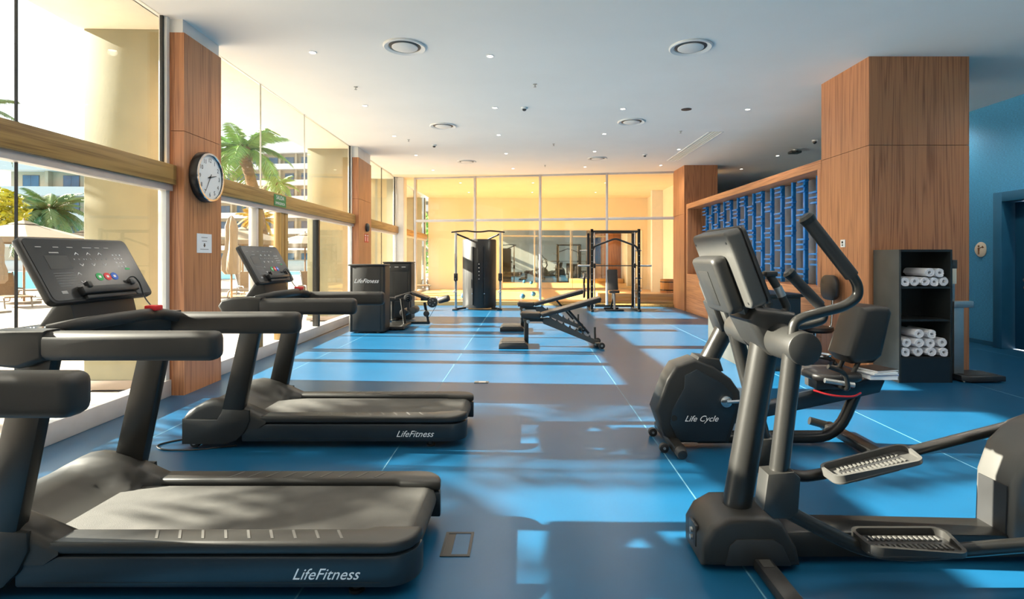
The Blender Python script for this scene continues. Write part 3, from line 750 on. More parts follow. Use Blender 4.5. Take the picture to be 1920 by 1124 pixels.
# ================================================================== RECEPTION DESK behind the bikes
d = thing('desk_cabinet', 'dark grey low counter between the recumbent bike and the wooden wall', 'counter', (0, 0, 0))
MB().box(2.78, 3.45, 6.85, 8.35, 0.0, .93, .006).build('body', M_cabside, d)
MB().box(2.76, 3.50, 6.82, 8.38, .93, .965, .005).build('worktop', M_cabinet, d)
MB().box(2.79, 3.44, 6.838, 6.85, .06, .90, .003).build('shaded_end', M_skirt, d)  # blue-black sheet paints the shade on the counter's end face
ch = thing('swivel_chair', 'black swivel chair with rounded backrest behind the grey counter', 'chair', (3.92, 7.4, 0))
MB().lathe([(.02, .42), (.20, .42), (.23, .45), (.22, .49), (.02, .50)], (0, 0, 0), 28).build('seat', M_pad, ch)
MB().prism([(y, z + 1.02) for y, z in rrect(.20, .17, .13)], .17, .23, 'yz', .02).build('backrest', M_pad, ch)
MB().tube([(0.05, 0, .44), (.22, 0, .46), (.24, 0, .92)], .018, 10, .08).build('back_post', M_chrome, ch)
MB().cyl((0, 0, .07), (0, 0, .42), .028).build('gas_column', M_chrome, ch)
for k in range(5):
    a = 2 * PI * k / 5 + .3
    l = MB().tube([(0, 0, .09), (.26 * math.cos(a), .26 * math.sin(a), .065)], [.025, .016], 8).build('leg', M_black, ch)
    MB().ball((.26 * math.cos(a), .26 * math.sin(a), .028), .028, 2).build('castor', M_black, l)

# ================================================================== BENCHES
def make_bench(label):
    """x along the bench, foot plate at -x, wheels at +x"""
    t = thing('weight_bench', label, 'bench', (0, 0, 0), 0, 'adjustable benches in the middle of the room')
    MB().prism([(-.40, .47), (-.41, .53), (-.38, .555), (-.09, .545), (-.07, .50), (-.10, .455)], -.15, .15, 'xz', .022, 3).build('seat_pad', M_pad, t)
    MB().prism([(-.06, .475), (-.08, .535), (.86, .80), (.885, .77), (.87, .715)], -.15, .15, 'xz', .022, 3).build('back_pad', M_pad, t)
    MB().box(-.36, .0, -.035, .035, .40, .455, .006).build('seat_beam', M_tube, t)
    MB().box(-.345, -.275, -.035, .035, .03, .42, .006).build('front_leg', M_tube, t)
    MB().cyl((-.28, -.06, .40), (-.28, .06, .40), .028).build('pivot_pin', M_steel, t)
    MB().prism([(-.74, .0), (-.74, .07), (-.68, .10), (-.33, .10), (-.28, .05), (-.28, .0)], -.28, .28, 'xz', .008).build('foot_plate', M_black, t)
    MB().box(-.70, -.34, -.20, .20, .101, .106).build('tread_mat', M_rubber, t)
    # spine and toothed ladder
    lad = [(-.04, .44), (.0, .455)]
    for k in range(7):
        x = .06 + k * .105; z = .455 - k * .052
        lad += [(x, z), (x + .022, z + .042), (x + .034, z - .004), (x + .07, z - .03)]
    lad += [(.86, .10), (.86, .03), (.80, .03), (-.04, .37)]
    for y in (-.045, .045):
        MB().prism(lad, y - .006, y + .006, 'xz').build('toothed_ladder', M_silver if y < 0 else M_tube, t)
    MB().tube([(-.05, 0, .42), (.82, 0, .075)], .028, 10).build('spine', M_tube, t)
    MB().tube([(.33, 0, .62), (.70, 0, .20)], .020, 10).build('support_strut', M_tube, t)
    MB().cyl((.70, -.075, .20), (.70, .075, .20), .014).build('lock_bar', M_steel, t)
    MB().box(.78, .86, -.22, .22, .03, .08, .008).build('rear_bar', M_tube, t)
    for y in (-.25, .25):
        w = MB().cyl((.87, y - .022, .05), (.87, y + .022, .05), .05, bev=.008).build('wheel', M_black, t)
        MB().cyl((.87, y - .026, .05), (.87, y - .022, .05), .016).build('hub', M_steel, w)
    MB().tube([(.80, 0, .08), (.80, .06, .22), (.80, .06, .30)], .018, 10).build('lift_handle', M_tube, t)
    return t
bn = make_bench('black adjustable weight bench nearer the camera with toothed ladder')
bn.location = (.30, 8.75, 0); bn.rotation_euler = (0, 0, 0)
index_kids()
copy_tree(bn, loc=(.22, 10.75, 0), label='black adjustable weight bench behind the other, partly hidden by it')

# ================================================================== SMITH MACHINE AND ITS BENCH
def make_smith():
    t = thing('smith_machine', 'black smith machine rack with barbell in front of the glass partition', 'rack', (2.33, 14.75, 0))
    W = .62
    for s in (-1, 1):
        MB().box(s * W - .035, s * W + .035, -.45, -.38, .03, 2.18, .006).build('front_post', M_tube, t)
        MB().box(s * W - .035, s * W + .035, .38, .45, .03, 2.15, .006).build('rear_post', M_black, t)
        MB().cyl((s * (W - .085), -.30, .08), (s * (W - .085), -.30, 2.12), .017).build('guide_rod', M_chrome, t)
        MB().box(s * W - .035, s * W + .035, -.55, .55, 0, .06, .008).build('base_foot', M_tube, t)
        MB().box(s * W - .03, s * W + .03, -.45, .45, 2.09, 2.15, .006).build('top_rail', M_tube, t)
        for z in (.5, .85, 1.62):
            MB().cyl((s * W, .415, z), (s * (W + .24), .415, z), .018).build('plate_horn', M_steel, t)
        for k in range(10):
            MB().box(s * W - .01, s * W + .01, -.475, -.45, .35 + k * .16, .37 + k * .16).build('catch', M_steel, t)
    MB().cyl((-W, .415, 2.12), (W, .415, 2.12), .022).build('cross_bar', M_tube, t)
    MB().cyl((-W, -.415, 2.12), (W, -.415, 2.12), .022).build('cross_bar', M_tube, t)
    MB().tube([(-W, -.40, 1.50), (-W + .05, -.40, 1.72), (0, -.42, 1.93), (W - .05, -.40, 1.72), (W, -.40, 1.50)], .026, 10, .09).build('chin_up_bar', M_black, t)
    bar = MB().cyl((-.95, -.30, 1.21), (.95, -.30, 1.21), .014).build('barbell', M_black, t)
    for s in (-1, 1):
        MB().cyl((s * .66, -.30, 1.21), (s * .98, -.30, 1.21), .025).build('sleeve', M_steel, bar)
        MB().box(s * (W - .085) - .03, s * (W - .085) + .03, -.34, -.26, 1.15, 1.27, .008).build('carriage', M_black, bar)
    MB().box(-W, W, .40, .43, .05, .10, .006).build('rear_brace', M_tube, t)
    return t
make_smith()
for (x, z, r, lb) in ((2.33 - .74, .5, .20, 'black weight plate on the lower left horn of the rack'), (2.33 - .74, .85, .15, 'small black weight plate on the upper left horn of the rack'), (2.33 + .74, .5, .20, 'black weight plate on the lower right horn of the rack')):
    p = thing('weight_plate', lb, 'weight plate', (x, 14.75 + .415, z), 0, 'plates stored on the rack')
    MB().lathe([(.019, -.02), (r * .5, -.014), (r * .86, -.014), (r, -.02), (r, .02), (r * .86, .014), (r * .5, .014), (.019, .02)], (0, 0, 0), 28, 'x').build('disc', M_black, p)
    MB().lathe([(.019, -.024), (.045, -.024), (.045, .024), (.019, .024)], (0, 0, 0), 20, 'x').build('hub', M_steel, p)
t = thing('upright_bench', 'small black bench with raised backrest inside the rack', 'bench', (2.33, 14.55, 0))
MB().prism([(-.14, .48), (-.12, .55), (.16, .52), (.17, .46)], -.13, .13, 'yz', .02).build('seat_pad', M_pad, t)
MB().prism([(.14, .55), (.20, .54), (.36, 1.08), (.30, 1.10)], -.14, .14, 'yz', .02).build('back_pad', M_pad, t)
MB().tube([(0, -.08, .03), (0, -.02, .47)], .032, 10).build('front_post', M_steel, t)
MB().tube([(0, -.02, .40), (0, .5, .05)], .028, 10).build('spine', M_tube, t)
MB().tube([(0, .28, .9), (0, .25, .25)], .02, 10).build('back_strut', M_steel, t)
MB().box(-.24, .24, -.14, -.06, 0, .05, .008).build('front_foot', M_black, t)
MB().box(-.20, .20, .46, .54, 0, .05, .008).build('rear_foot', M_black, t)

# ================================================================== CABLE TOWER
t = thing('cable_machine', 'grey dual cable pulley tower in front of the glass partition', 'cable machine', (-1.32, 15.0, 0))
body = [(-.45, .40), (-.45, -.02), (-.28, -.22), (-.02, -.32), (.02, -.32), (.28, -.22), (.45, -.02), (.45, .40)]
bd = MB().prism(body, .05, 1.93, 'xy', .02).build('weight_housing', M_char, t)
MB().prism([(-.02, -.332), (.27, -.232), (.30, -.20), (.0, -.31)], .6, 1.3, 'xy').build('instruction_panel', M_black, bd)
for (x, y, a) in ((-.16, -.282, -.37), (.17, -.277, .37)):
    MB().box(-.025, .025, -.012, .012, .15, 1.72).build('weight_slot', M_black, bd, loc=(x, y, 0), rot=(0, 0, a))
    MB().cyl((x, y - .01, .45), (x, y - .05, .45), .016).build('selector_pin', M_chrome, bd)
for k in range(5):
    MB().cyl((.03, -.33, .85 + k * .1), (.03, -.37, .85 + k * .1), .016).build('knob', M_chrome, bd)
for s in (-1, 1):
    up = MB().box(s * .60 - .03, s * .60 + .03, -.33, -.27, .05, 2.10, .006).build('pulley_post', M_steel, t)
    MB().tube([(s * .60, -.30, .03), (s * .36, -.1, .05)], .03, 10).build('base_leg', M_tube, t)
    MB().box(s * .60 - .09, s * .60 + .05, -.40, -.22, 0, .04, .008).build('foot_plate', M_black, t)
    MB().tube([(s * .62, -.30, 2.08), (s * .26, -.10, 1.93)], .025, 10).build('top_brace', M_tube, t)
    cg = MB().box(s * .60 - .05, s * .60 + .05, -.38, -.25, .80, 1.0, .01).build('pulley_carriage', M_black, t)
    MB().cyl((s * .60 - .012, -.40, .82), (s * .60 + .012, -.40, .82), .05).build('pulley_wheel', M_black, cg)
    MB().tube([(s * .60, -.41, .8), (s * .60, -.42, .55)], .005, 6).build('cable', M_cord, cg)
    MB().tube([(s * .60 - .06, -.42, .5), (s * .60, -.42, .56), (s * .60 + .06, -.42, .5), (s * .60 - .06, -.42, .5)], .012, 8).build('handle', M_steel, cg)
MB().tube([(-.72, -.32, 2.11), (-.55, -.32, 2.13), (-.3, -.32, 2.15), (-.1, -.32, 2.12), (.1, -.32, 2.12), (.3, -.32, 2.15), (.55, -.32, 2.13), (.72, -.32, 2.11)], .022, 10, .06).build('chin_up_bar', M_tube, t)

# ================================================================== LEG MACHINES BY THE WINDOW
def tower(t, y0, y1, x0, x1, h, logo):
    prof = [(x0, y0 + .03), (x0 + .03, y0), (x1 - .03, y0), (x1, y0 + .03), (x1, y1), (x0, y1)]
    b = MB().prism(prof, .02, h, 'xy', .02, 3).build('weight_tower', M_char, t)
    MB().box(x0 + .08, x1 - .08, y0 - .012, y0, .06, h - .03, .005).build('tower_panel', M_rubber, b)
    MB().box(x0 - .012, x1 + .012, y0 - .016, y1 + .012, h, h + .03, .012).build('tower_cap', M_black, b)
    if logo:
        text('logo', 'LifeFitness', .11, M_logo, b, basis((1, 0, 0), (0, 0, 1), (x0 + .10, y0 - .0128, h - .32)), 0.45)
    else:
        MB().box(x0 + .22, x0 + .27, y0 - .0145, y0 - .0118, .1, h - .22).build('weight_slot', M_black, b, smooth=False)
        MB().box(x0 + .02, x1 - .05, y0 - .018, y0 - .012, h - .19, h - .02, .002).build('header_panel', M_black, b)
        for a_ in (.08, .26, .42): MB().box(x0 + a_, x0 + a_ + .09, y0 - .0195, y0 - .018, h - .10, h - .075).build('header_print', M_grey_print, b, smooth=False)
    for x in (x0 + .15, x1 - .15):
        MB().cyl((x, y0 + .1, 0), (x, y0 + .1, .022), .03).build('levelling_foot', M_steel, b)
def mechanism(t, x, y):
    """leg curl frame: bench pads, cams, ankle rollers"""
    MB().tube([(x + .02, y - .28, .02), (x - .06, y - .25, .58)], .030, 10).build('frame_leg', M_tube, t)
    MB().tube([(x + .42, y + .15, .02), (x + .34, y + .12, .48)], .030, 10).build('frame_leg', M_tube, t)
    MB().box(x - .35, x + .45, y + .10, y + .17, .02, .08, .008).build('base_bar', M_tube, t)
    MB().box(x - .35, x + .04, y - .31, y - .24, .02, .07, .008).build('base_bar', M_tube, t)
    MB().prism([(x - .22, .56), (x - .22, .63), (x + .10, .72), (x + .12, .66)], y - .16, y + .16, 'xz', .02).build('thigh_pad', M_pad, t)
    MB().prism([(x + .12, .66), (x + .12, .73), (x + .46, .60), (x + .45, .54)], y - .16, y + .16, 'xz', .02).build('hip_pad', M_pad, t)
    c = MB().cyl((x + .07, y - .20, .60), (x + .07, y - .24, .60), .085, bev=.01).box(x + .05, x + .10, y - .24, y - .2, .34, .62).build('range_cam', M_black, t)
    for k in range(4): MB().cyl((x + .07, y - .241, .55 + k * .04), (x + .07, y - .246, .55 + k * .04), .008, seg=8).build('cam_hole', M_steel, c)
    MB().cyl((x - .02, y - .28, .30), (x - .02, y + .15, .30), .075, bev=.02).build('ankle_roller', M_pad, t)
    MB().cyl((x + .16, y - .24, .34), (x + .16, y + .15, .34), .075, bev=.02).build('ankle_roller', M_silver, t)
    MB().cyl((x + .43, y - .12, .27), (x + .43, y - .18, .27), .06, bev=.01).build('guide_wheel', M_black, t)
    cm = MB().cyl((x + .55, y - .10, .50), (x + .55, y - .16, .50), .105, bev=.01).build('pulley_cam', M_black, t)
    for k in range(5):
        a = 2 * PI * k / 5
        MB().cyl((x + .55 + .055 * math.cos(a), y - .161, .50 + .055 * math.sin(a)), (x + .55 + .055 * math.cos(a), y - .166, .50 + .055 * math.sin(a)), .010, seg=8).build('cam_hole', M_steel, cm)
    MB().box(x + .30, x + .62, y - .10, y - .04, .53, .60, .01).build('lever_arm', M_tube, t)
    MB().cyl((x + .62, y - .07, .57), (x + .66, y - .07, .57), .05).build('roller_collar', M_steel, t)
    MB().cyl((x + .68, y - .12, .54), (x + .90, y - .20, .60), .068, bev=.02).build('shin_roller', M_rubber, t)
    MB().tube([(x + .64, y - .12, .45), (x + .45, y - .05, .15)], .004, 6).build('cable', M_cord, t)
t = thing('leg_press_tower', 'black leg machine whose tower shows white lettering near the windows', 'leg machine', (0, 0, 0))
tower(t, 10.25, 10.62, -3.36, -2.68, 1.27, True)
mechanism(t, -2.50, 11.35)
MB().box(-3.1, -2.4, 10.62, 11.3, .02, .08, .01).build('base_beam', M_tube, t)
t = thing('leg_curl_tower', 'black leg machine behind the lettered tower, header panel facing the room', 'leg machine', (0, 0, 0))
tower(t, 12.3, 12.7, -3.25, -2.62, 1.30, False)
MB().box(-2.95, -2.88, 11.85, 12.3, .02, .08, .01).build('base_beam', M_tube, t)
MB().prism([(-3.15, .48), (-3.15, .56), (-2.75, .56), (-2.75, .48)], 11.75, 12.2, 'xz', .02).build('seat', M_pad, t)
MB().tube([(-2.95, 11.95, .05), (-2.95, 11.95, .49)], .04, 10).build('seat_post', M_tube, t)

# ================================================================== BLUE SLAT SCREEN in the niche
t = thing('slat_screen', 'bright blue screen of poles with clustered slats in the wooden niche', 'decor', (4.52, 0, 0))
peg = MB().box(-.035, .035, -.125, .125, -.015, .015, .004).mesh('slat', M_blueplastic)
pole = MB().box(-.03, .03, -.03, .03, 1.0, 2.70, .004).mesh('pole', M_blueplastic)
for i in range(15):
    y = 8.02 + i * .4
    p = link('pole', pole, t, loc=(0, y, 0))
    zs = (1.16, 1.64, 2.12, 2.58) if i % 2 == 0 else (1.40, 1.88, 2.36)
    for j, z in enumerate(zs):
        for k in (-1, 0, 1):
            link('slat', peg, p, loc=(-.055, ((i * 7 + j * 3 + k) % 3 - 1) * .02, z + k * .082))

# ================================================================== TOWEL CABINET, TOWELS, SCALE
t = thing('towel_cabinet', 'tall black open cabinet holding rolled white towels', 'cabinet', (0, 0, 0))
X0, X1, Y0, Y1, CT = 4.24, 4.85, 6.20, 6.66, 1.52
MB().box(X0, X0 + .025, Y0, Y1, 0, CT, .002).build('side_panel', M_cabside, t)  # black side turned grey, the light falling on it is in the colour
MB().box(X1 - .025, X1, Y0, Y1, 0, CT, .002).build('side_panel', M_cabinet, t)
MB().box(X0 + .025, X1 - .025, Y1 - .015, Y1, 0, CT).build('back_panel', M_cabinet, t, smooth=False)
MB().box(X0 + .025, X1 - .025, Y0, Y1 - .015, CT - .025, CT).build('top_panel', M_cabinet, t, smooth=False)
for z in (1.075, .70): MB().box(X0 + .025, X1 - .025, Y0 + .004, Y1 - .015, z, z + .022).build('shelf', M_cabinet, t, smooth=False)
MB().box(X0 + .025, X1 - .025, Y0 + .004, Y1 - .015, .27, .292).build('shelf', M_cabinet, t, smooth=False)
MB().box(X0 + .025, X1 - .025, Y0 + .002, Y0 + .02, .0, .27).build('plinth_panel', M_skirt, t, smooth=False)
def towel_mesh(r, l, seed):
    rnd = random.Random(seed); b = MB(); bm = b.bm; N_ = 46; inn, out = [], []
    th = .0105
    for k in range(N_ + 1):
        a = k / N_ * 2 * PI * 2.9 + seed
        rr = .012 + (r - .012 - th) * k / N_ + rnd.uniform(-.0012, .0012)
        inn.append((rr * math.cos(a), rr * math.sin(a) * .95)); out.append(((rr + th) * math.cos(a), (rr + th) * math.sin(a) * .95))
    def ring(y, j):
        return ([bm.verts.new((p[0], y + rnd.uniform(-j, j), p[1])) for p in inn], [bm.verts.new((p[0], y + rnd.uniform(-j, j), p[1])) for p in out])
    i0, o0 = ring(0, .004); i1, o1 = ring(l, .002)
    for k in range(N_):
        bm.faces.new((i0[k], i0[k + 1], i1[k + 1], i1[k])); bm.faces.new((o0[k + 1], o0[k], o1[k], o1[k + 1]))
        bm.faces.new((i0[k + 1], i0[k], o0[k], o0[k + 1]))
        bm.faces.new((i1[k], i1[k + 1], o1[k + 1], o1[k]))
    bm.faces.new((i0[-1], i1[-1], o1[-1], o0[-1])); bm.faces.new((i0[0], o0[0], o1[0], i1[0]))
    bmesh.ops.recalc_face_normals(bm, faces=bm.faces[:])
    return b.mesh('rolled_towel', M_towel, ang=60)
TW = [towel_mesh(.058, .36, s) for s in (0, 2.1, 4.0)]
def towels(rows, z0, shelf_name):
    n = 0
    for ri, (xs, lab) in enumerate(rows):
        for i, x in enumerate(xs):
            o = link('rolled_towel', TW[n % 3]); n += 1
            o.location = (x, Y0 + .012 + (n % 3) * .008, z0 + .056 + ri * .104)
            tag(o, lab[i], 'towel', 'rolled towels in the cabinet')
ordn = ['leftmost', 'second from left', 'middle', 'second from right', 'rightmost']
towels([([4.325 + i * .111 for i in range(5)], ['rolled white towel on the upper shelf, bottom row, ' + o for o in ordn]),
        ([4.60, 4.72], ['rolled white towel on the upper shelf, top row, left of two', 'rolled white towel on the upper shelf, top row, right of two'])], 1.097, 'upper')
o4 = ['leftmost', 'second from left', 'second from right', 'rightmost']
towels([([4.33 + i * .146 for i in range(4)], ['rolled white towel on the lower shelf, bottom row, ' + o for o in o4]),
        ([4.345 + i * .136 for i in range(4)], ['rolled white towel on the lower shelf, middle row, ' + o for o in o4]),
        ([4.48, 4.63], ['rolled white towel on the lower shelf, top row, left of two', 'rolled white towel on the lower shelf, top row, right of two'])], .292, 'lower')
t = thing('weighing_scale', 'grey column weighing scale with black platform beside the towel cabinet', 'scale', (5.03, 6.36, 0))
MB().prism([(-.06, .20), (-.06, -.14), (.02, -.20), (.42, -.17), (.42, .14), (.34, .20)], .015, .075, 'xy', .008).build('platform', M_black, t)
MB().prism([(-.03, .15), (.0, -.12), (.38, -.11), (.36, .15)], .0755, .079, 'xy').build('platform_mat', M_rubber, t)
for (x, y) in ((0, -.1), (.36, -.1), (0, .15), (.34, .15)): MB().cyl((x, y, 0), (x, y, .016), .02).build('foot', M_steel, t)
MB().box(-.05, .065, -.02, .05, .075, .85, .006).build('column', M_steel, t)
MB().box(-.065, .165, -.04, .06, .845, .92, .008).build('beam_head', M_steel, t)
MB().box(.165, .18, -.02, .04, .86, .905, .003).build('beam_end', M_black, t)
rd = MB().box(-.055, -.025, .0, .025, .92, 1.38, .003).build('height_rod', M_steel, t)
MB().box(-.06, -.012, -.008, .03, 1.12, 1.40, .004).build('rod_slider', M_signcream, rd)
MB().box(-.062, -.006, -.012, .032, 1.30, 1.40, .004).build('slider_head', M_silver, rd)

# ================================================================== CEILING FIXTURES
def ceil_pt(px, py):
    Y = (H - EYE) * F / (VY - py)
    return XC(px, Y), Y
dm = [MB().lathe([(.245, 0), (.25, -.012), (.235, -.022), (.195, -.010), (.190, .0)], (0, 0, 0), 40, loop=True).mesh('outer_ring', M_white),
      MB().lathe([(.185, -.001), (.182, -.006), (.150, -.012), (.148, -.001)], (0, 0, 0), 40, loop=True).mesh('dark_gap', M_silver),
      MB().lathe([(.150, -.004), (.150, -.018), (.142, -.022), (.01, -.022)], (0, 0, 0), 40).mesh('centre_disc', M_white)]
for (px, py, lb) in ((759, 87, 'round white ceiling air diffuser, nearest one on the window side'), (1295, 88, 'round white ceiling air diffuser, nearest one on the pillar side'),
                     (831, 236, 'round white ceiling air diffuser, second one back on the window side'), (1184, 228, 'round white ceiling air diffuser, second one back on the pillar side'),
                     (875, 303, 'round white ceiling air diffuser, farthest one on the window side'), (1120, 297, 'round white ceiling air diffuser, farthest one on the pillar side')):
    x, y = ceil_pt(px, py)
    t = thing('air_diffuser', lb, 'air diffuser', (x, y, H), 0, 'round ceiling diffusers')
    for me in dm: link(me.name, me, t)
rim = MB().lathe([(.048, 0), (.050, -.006), (.040, -.008), (.036, -.002)], (0, 0, 0), 20).mesh('rim', M_white)
lens = MB().lathe([(.036, -.001), (.034, -.004), (.004, -.004)], (0, 0, 0), 16).mesh('lens', M_lamp)
spd = bpy.data.lights.new('downlight_lamp', 'SPOT'); spd.energy = DOWNLIGHT_W; spd.spot_size = R(150); spd.spot_blend = 0.9
spd.shadow_soft_size = 0.04; spd.color = (1.0, 0.90, 0.76)
DL = [(586, 98), (919, 105), (684, 198), (928, 202), (739, 255), (935, 253), (780, 291), (949, 288), (812, 319), (962, 316), (1168, 204), (1402, 205),
      (1133, 251), (1115, 284), (1097, 313), (1273, 280), (1239, 310), (1458, 292), (1390, 317)]
extra = [(-1.55, 4.2), (.0, 4.2), (1.9, 4.2), (-1.5, 2.2), (.0, 2.2), (1.9, 2.2), (3.6, 4.2), (3.6, 2.2), (6.2, 5.5), (6.2, 8.5), (6.2, 2.5), (-1.5, .2), (1.0, .2), (3.4, .2), (7.05, 7.4), (7.05, 9.6)]
STUDIO = [(-2.2, 18), (-2.2, 20.6), (.2, 18), (.2, 20.6), (2.6, 18), (2.6, 20.6)]  # downlights added to light the studio warmly
pts = [ceil_pt(*p) for p in DL] + STUDIO + extra
rows = sorted(range(len(DL)), key=lambda i: pts[i][1])
for i, (x, y) in enumerate(pts):
    if i < len(DL):
        side = 'above the treadmill side' if DL[i][0] < 850 else ('along the middle of the ceiling' if DL[i][0] < 1000 else ('over the equipment on the pillar side' if DL[i][0] < 1200 else 'towards the wooden niche wall'))
        near = [k for k in range(len(DL)) if (DL[k][0] < 850) == (DL[i][0] < 850) and (850 <= DL[k][0] < 1000) == (850 <= DL[i][0] < 1000) and (1000 <= DL[k][0] < 1200) == (1000 <= DL[i][0] < 1200)]
        rank = sorted(near, key=lambda k: -DL[k][1] * -1).index(i)
        lb = 'small lit recessed downlight %s, %s in its row' % (side, ['nearest', 'second', 'third', 'fourth', 'fifth', 'sixth'][rank])
    elif i < len(DL) + 6:
        j = i - len(DL); lb = 'small downlight added to warm the studio, %s row, %s' % (('front', 'back')[j % 2], ('window side', 'middle', 'barrel side')[j // 2])
    else:
        lb = 'small lit downlight outside the picture, %s, %s' % ('level with the camera' if y < 1 else 'over the near treadmill row' if y < 3 else 'above the far treadmill' if y < 5 else 'near the wooden pillar' if y < 7 else 'over the blue door', 'first from the windows' if x < -1 else 'second from the windows' if x < 1.5 else 'third from the windows' if x < 3 else 'fourth from the windows' if x < 5 else 'by the blue wall')
    if x > 7: lb = 'small lit downlight washing the blue wall, %s' % ('in front of the door' if y < 8 else 'hidden behind the wooden pillar')
    t = thing('downlight', lb, 'downlight', (x, y, H), 0, 'recessed ceiling downlights')
    link('rim', rim, t); link('lens', lens, t)
    lo = bpy.data.objects.new('downlight_lamp', spd); COL.objects.link(lo); lo.parent = t; lo.location = (0, 0, -.03)
spr = MB().lathe([(.028, 0), (.028, -.006), (.010, -.008), (.007, -.035), (.020, -.038), (.020, -.042), (.004, -.043)], (0, 0, 0), 16).mesh('sprinkler_head', M_steel)
for (px, py, lb) in ((667, 163, 'chrome ceiling sprinkler head above the clock pillar side'), (1003, 158, 'chrome ceiling sprinkler head near the middle of the ceiling'), (766, 262, 'chrome ceiling sprinkler head farther back on the window side'),
                     (1038, 270, 'chrome ceiling sprinkler head in the middle distance'), (1276, 246, 'chrome ceiling sprinkler head beside the slot diffuser'), (1022, 310, 'chrome ceiling sprinkler head nearest the glass partition')):
    x, y = ceil_pt(px, py); o = link('sprinkler', spr, loc=(x, y, H)); tag(o, lb, 'sprinkler', 'ceiling sprinklers')
for (px, py, lb) in ((983, 202, 'white smoke detector in the middle of the ceiling'), (814, 272, 'white smoke detector on the window side of the ceiling'), (1209, 290, 'white smoke detector near the glass partition')):
    x, y = ceil_pt(px, py); t = thing('smoke_detector', lb, 'detector', (x, y, H), 0, 'ceiling detectors')
    MB().lathe([(.055, 0), (.055, -.018), (.045, -.024), (.01, -.024)], (0, 0, 0), 24).build('base', M_white, t)
    MB().lathe([(.032, -.024), (.030, -.046), (.018, -.055), (.004, -.056)], (0, 0, 0), 20).build('sensor', M_silver, t)
x, y = ceil_pt(1287, 205)
tag(MB().lathe([(.085, 0), (.085, -.006), (.07, -.009), (.004, -.008)], (x, y, H), 28).build('ceiling_speaker', M_silver), 'flat round grey ceiling speaker', 'speaker')
x, y = ceil_pt(1490, 281)
t = thing('projector_mount', 'dark small projector hanging from the ceiling near the niche', 'projector', (x, y, H))
MB().cyl((0, 0, 0), (0, 0, -.03), .05).build('mount', M_white, t); MB().box(-.12, .12, -.10, .10, -.09, -.03, .02).build('body', M_silver, t); MB().cyl((0, -.10, -.06), (0, -.12, -.06), .025).build('lens', M_black, t)
x, y = ceil_pt(1532, 263)
t = thing('security_camera', 'white dome security camera on the ceiling beside the wooden pillar', 'camera', (x - .05, y, H))
MB().lathe([(.055, 0), (.055, -.03), (.01, -.03)], (0, 0, 0), 20).build('base', M_white, t); MB().ball((0, 0, -.04), .042, 2).build('dome', M_display, t)
x0, ya = ceil_pt(1350, 247); x1, yb = ceil_pt(1265, 301)
t = thing('slot_diffuser', 'long white slot air diffuser set in the ceiling', 'air diffuser', ((x0 + x1) / 2 - .06, (ya + yb) / 2, H))
L_ = (yb - ya) / 2
MB().box(-.15, -.11, -L_, L_, -.012, 0, .003).build('frame_side', M_white, t); MB().box(.11, .15, -L_, L_, -.012, 0, .003).build('frame_side', M_white, t)
MB().box(-.11, .11, -L_, L_, -.004, 0).build('grille_back', M_soffit, t, smooth=False)
for k in (-.06, 0, .06): MB().box(k - .004, k + .004, -L_, L_, -.012, -.004).build('vane', M_white, t, smooth=False)

# ================================================================== WALL ITEMS
def on_wall(s, z, x=.121):
    return Matrix.Translation((-3.5, 0, 0)) @ Matrix.Rotation(WA, 4, 'Z') @ basis((0, 1, 0), (0, 0, 1), (x, s, z))
# on the pillar side face: local x runs along the room, y up, z into the room
t = thing('wall_clock', 'round wall clock with chrome black rim on the wooden pillar', 'clock')
t.matrix_world = on_wall(5.98, 2.31)
cr_ = .275
MB().lathe([(cr_ - .02, 0), (cr_, .005), (cr_, .065), (cr_ - .012, .085), (cr_ - .03, .085), (cr_ - .034, .07)], (0, 0, 0), 48, loop=True).build('rim', M_display, t)
MB().lathe([(cr_ - .010, .083), (cr_ - .014, .091), (cr_ - .030, .091), (cr_ - .034, .083)], (0, 0, 0), 48, loop=True).build('chrome_bezel', M_chrome, t)
MB().cyl((0, 0, .068), (0, 0, .0715), cr_ - .033, seg=48).build('dial', M_clockface, t)
for h in range(1, 13):
    a = R(90 - 30 * h)
    text('numeral', str(h), .066, M_black, t, Matrix.Translation((.188 * math.cos(a), .188 * math.sin(a) - .024, .0722)), 0, 'CENTER')
def hand(name, ang, l, w, z):
    a = R(90 - ang); d = Vector((math.cos(a), math.sin(a), 0)); n = Vector((-d.y, d.x, 0))
    b = MB(); p = [-d * .04 - n * w, -d * .04 + n * w, d * l + n * w * .4, d * l - n * w * .4]
    b.prism([(q.x, q.y) for q in p], z, z + .002, 'xy'); b.build(name, M_black, t)
hand('hour_hand', 77, .13, .007, .0745); hand('minute_hand', 210, .18, .005, .078)
MB().cyl((0, 0, .072), (0, 0, .083), .011).build('hand_boss', M_black, t)
t = thing('paper_notice', 'white paper notice taped to the pillar under the clock', 'notice'); t.matrix_world = on_wall(6.0, 1.585)
MB().box(-.145, .145, -.105, .105, 0, .002).build('sheet', M_paper, t, smooth=False)
for (a, b, yy) in ((-.06, .06, .06), (-.05, .05, .02), (-.08, .08, -.07)): MB().box(a, b, yy, yy + .008, .002, .0026).build('printed_line', M_grey_print, t, smooth=False)
MB().prism([(-.012, .0), (.012, 0), (.012, -.02), (.024, -.02), (0, -.045), (-.024, -.02), (-.012, -.02)], .002, .0028, 'xy').build('printed_arrow', M_black, t)
t = thing('exit_sign', 'green exit sign on the gold beam over the sliding door', 'sign'); t.matrix_world = on_wall(8.14, 2.275, .0505)
MB().box(-.21, .21, -.085, .085, 0, .004).build('plate', M_exit, t, smooth=False)
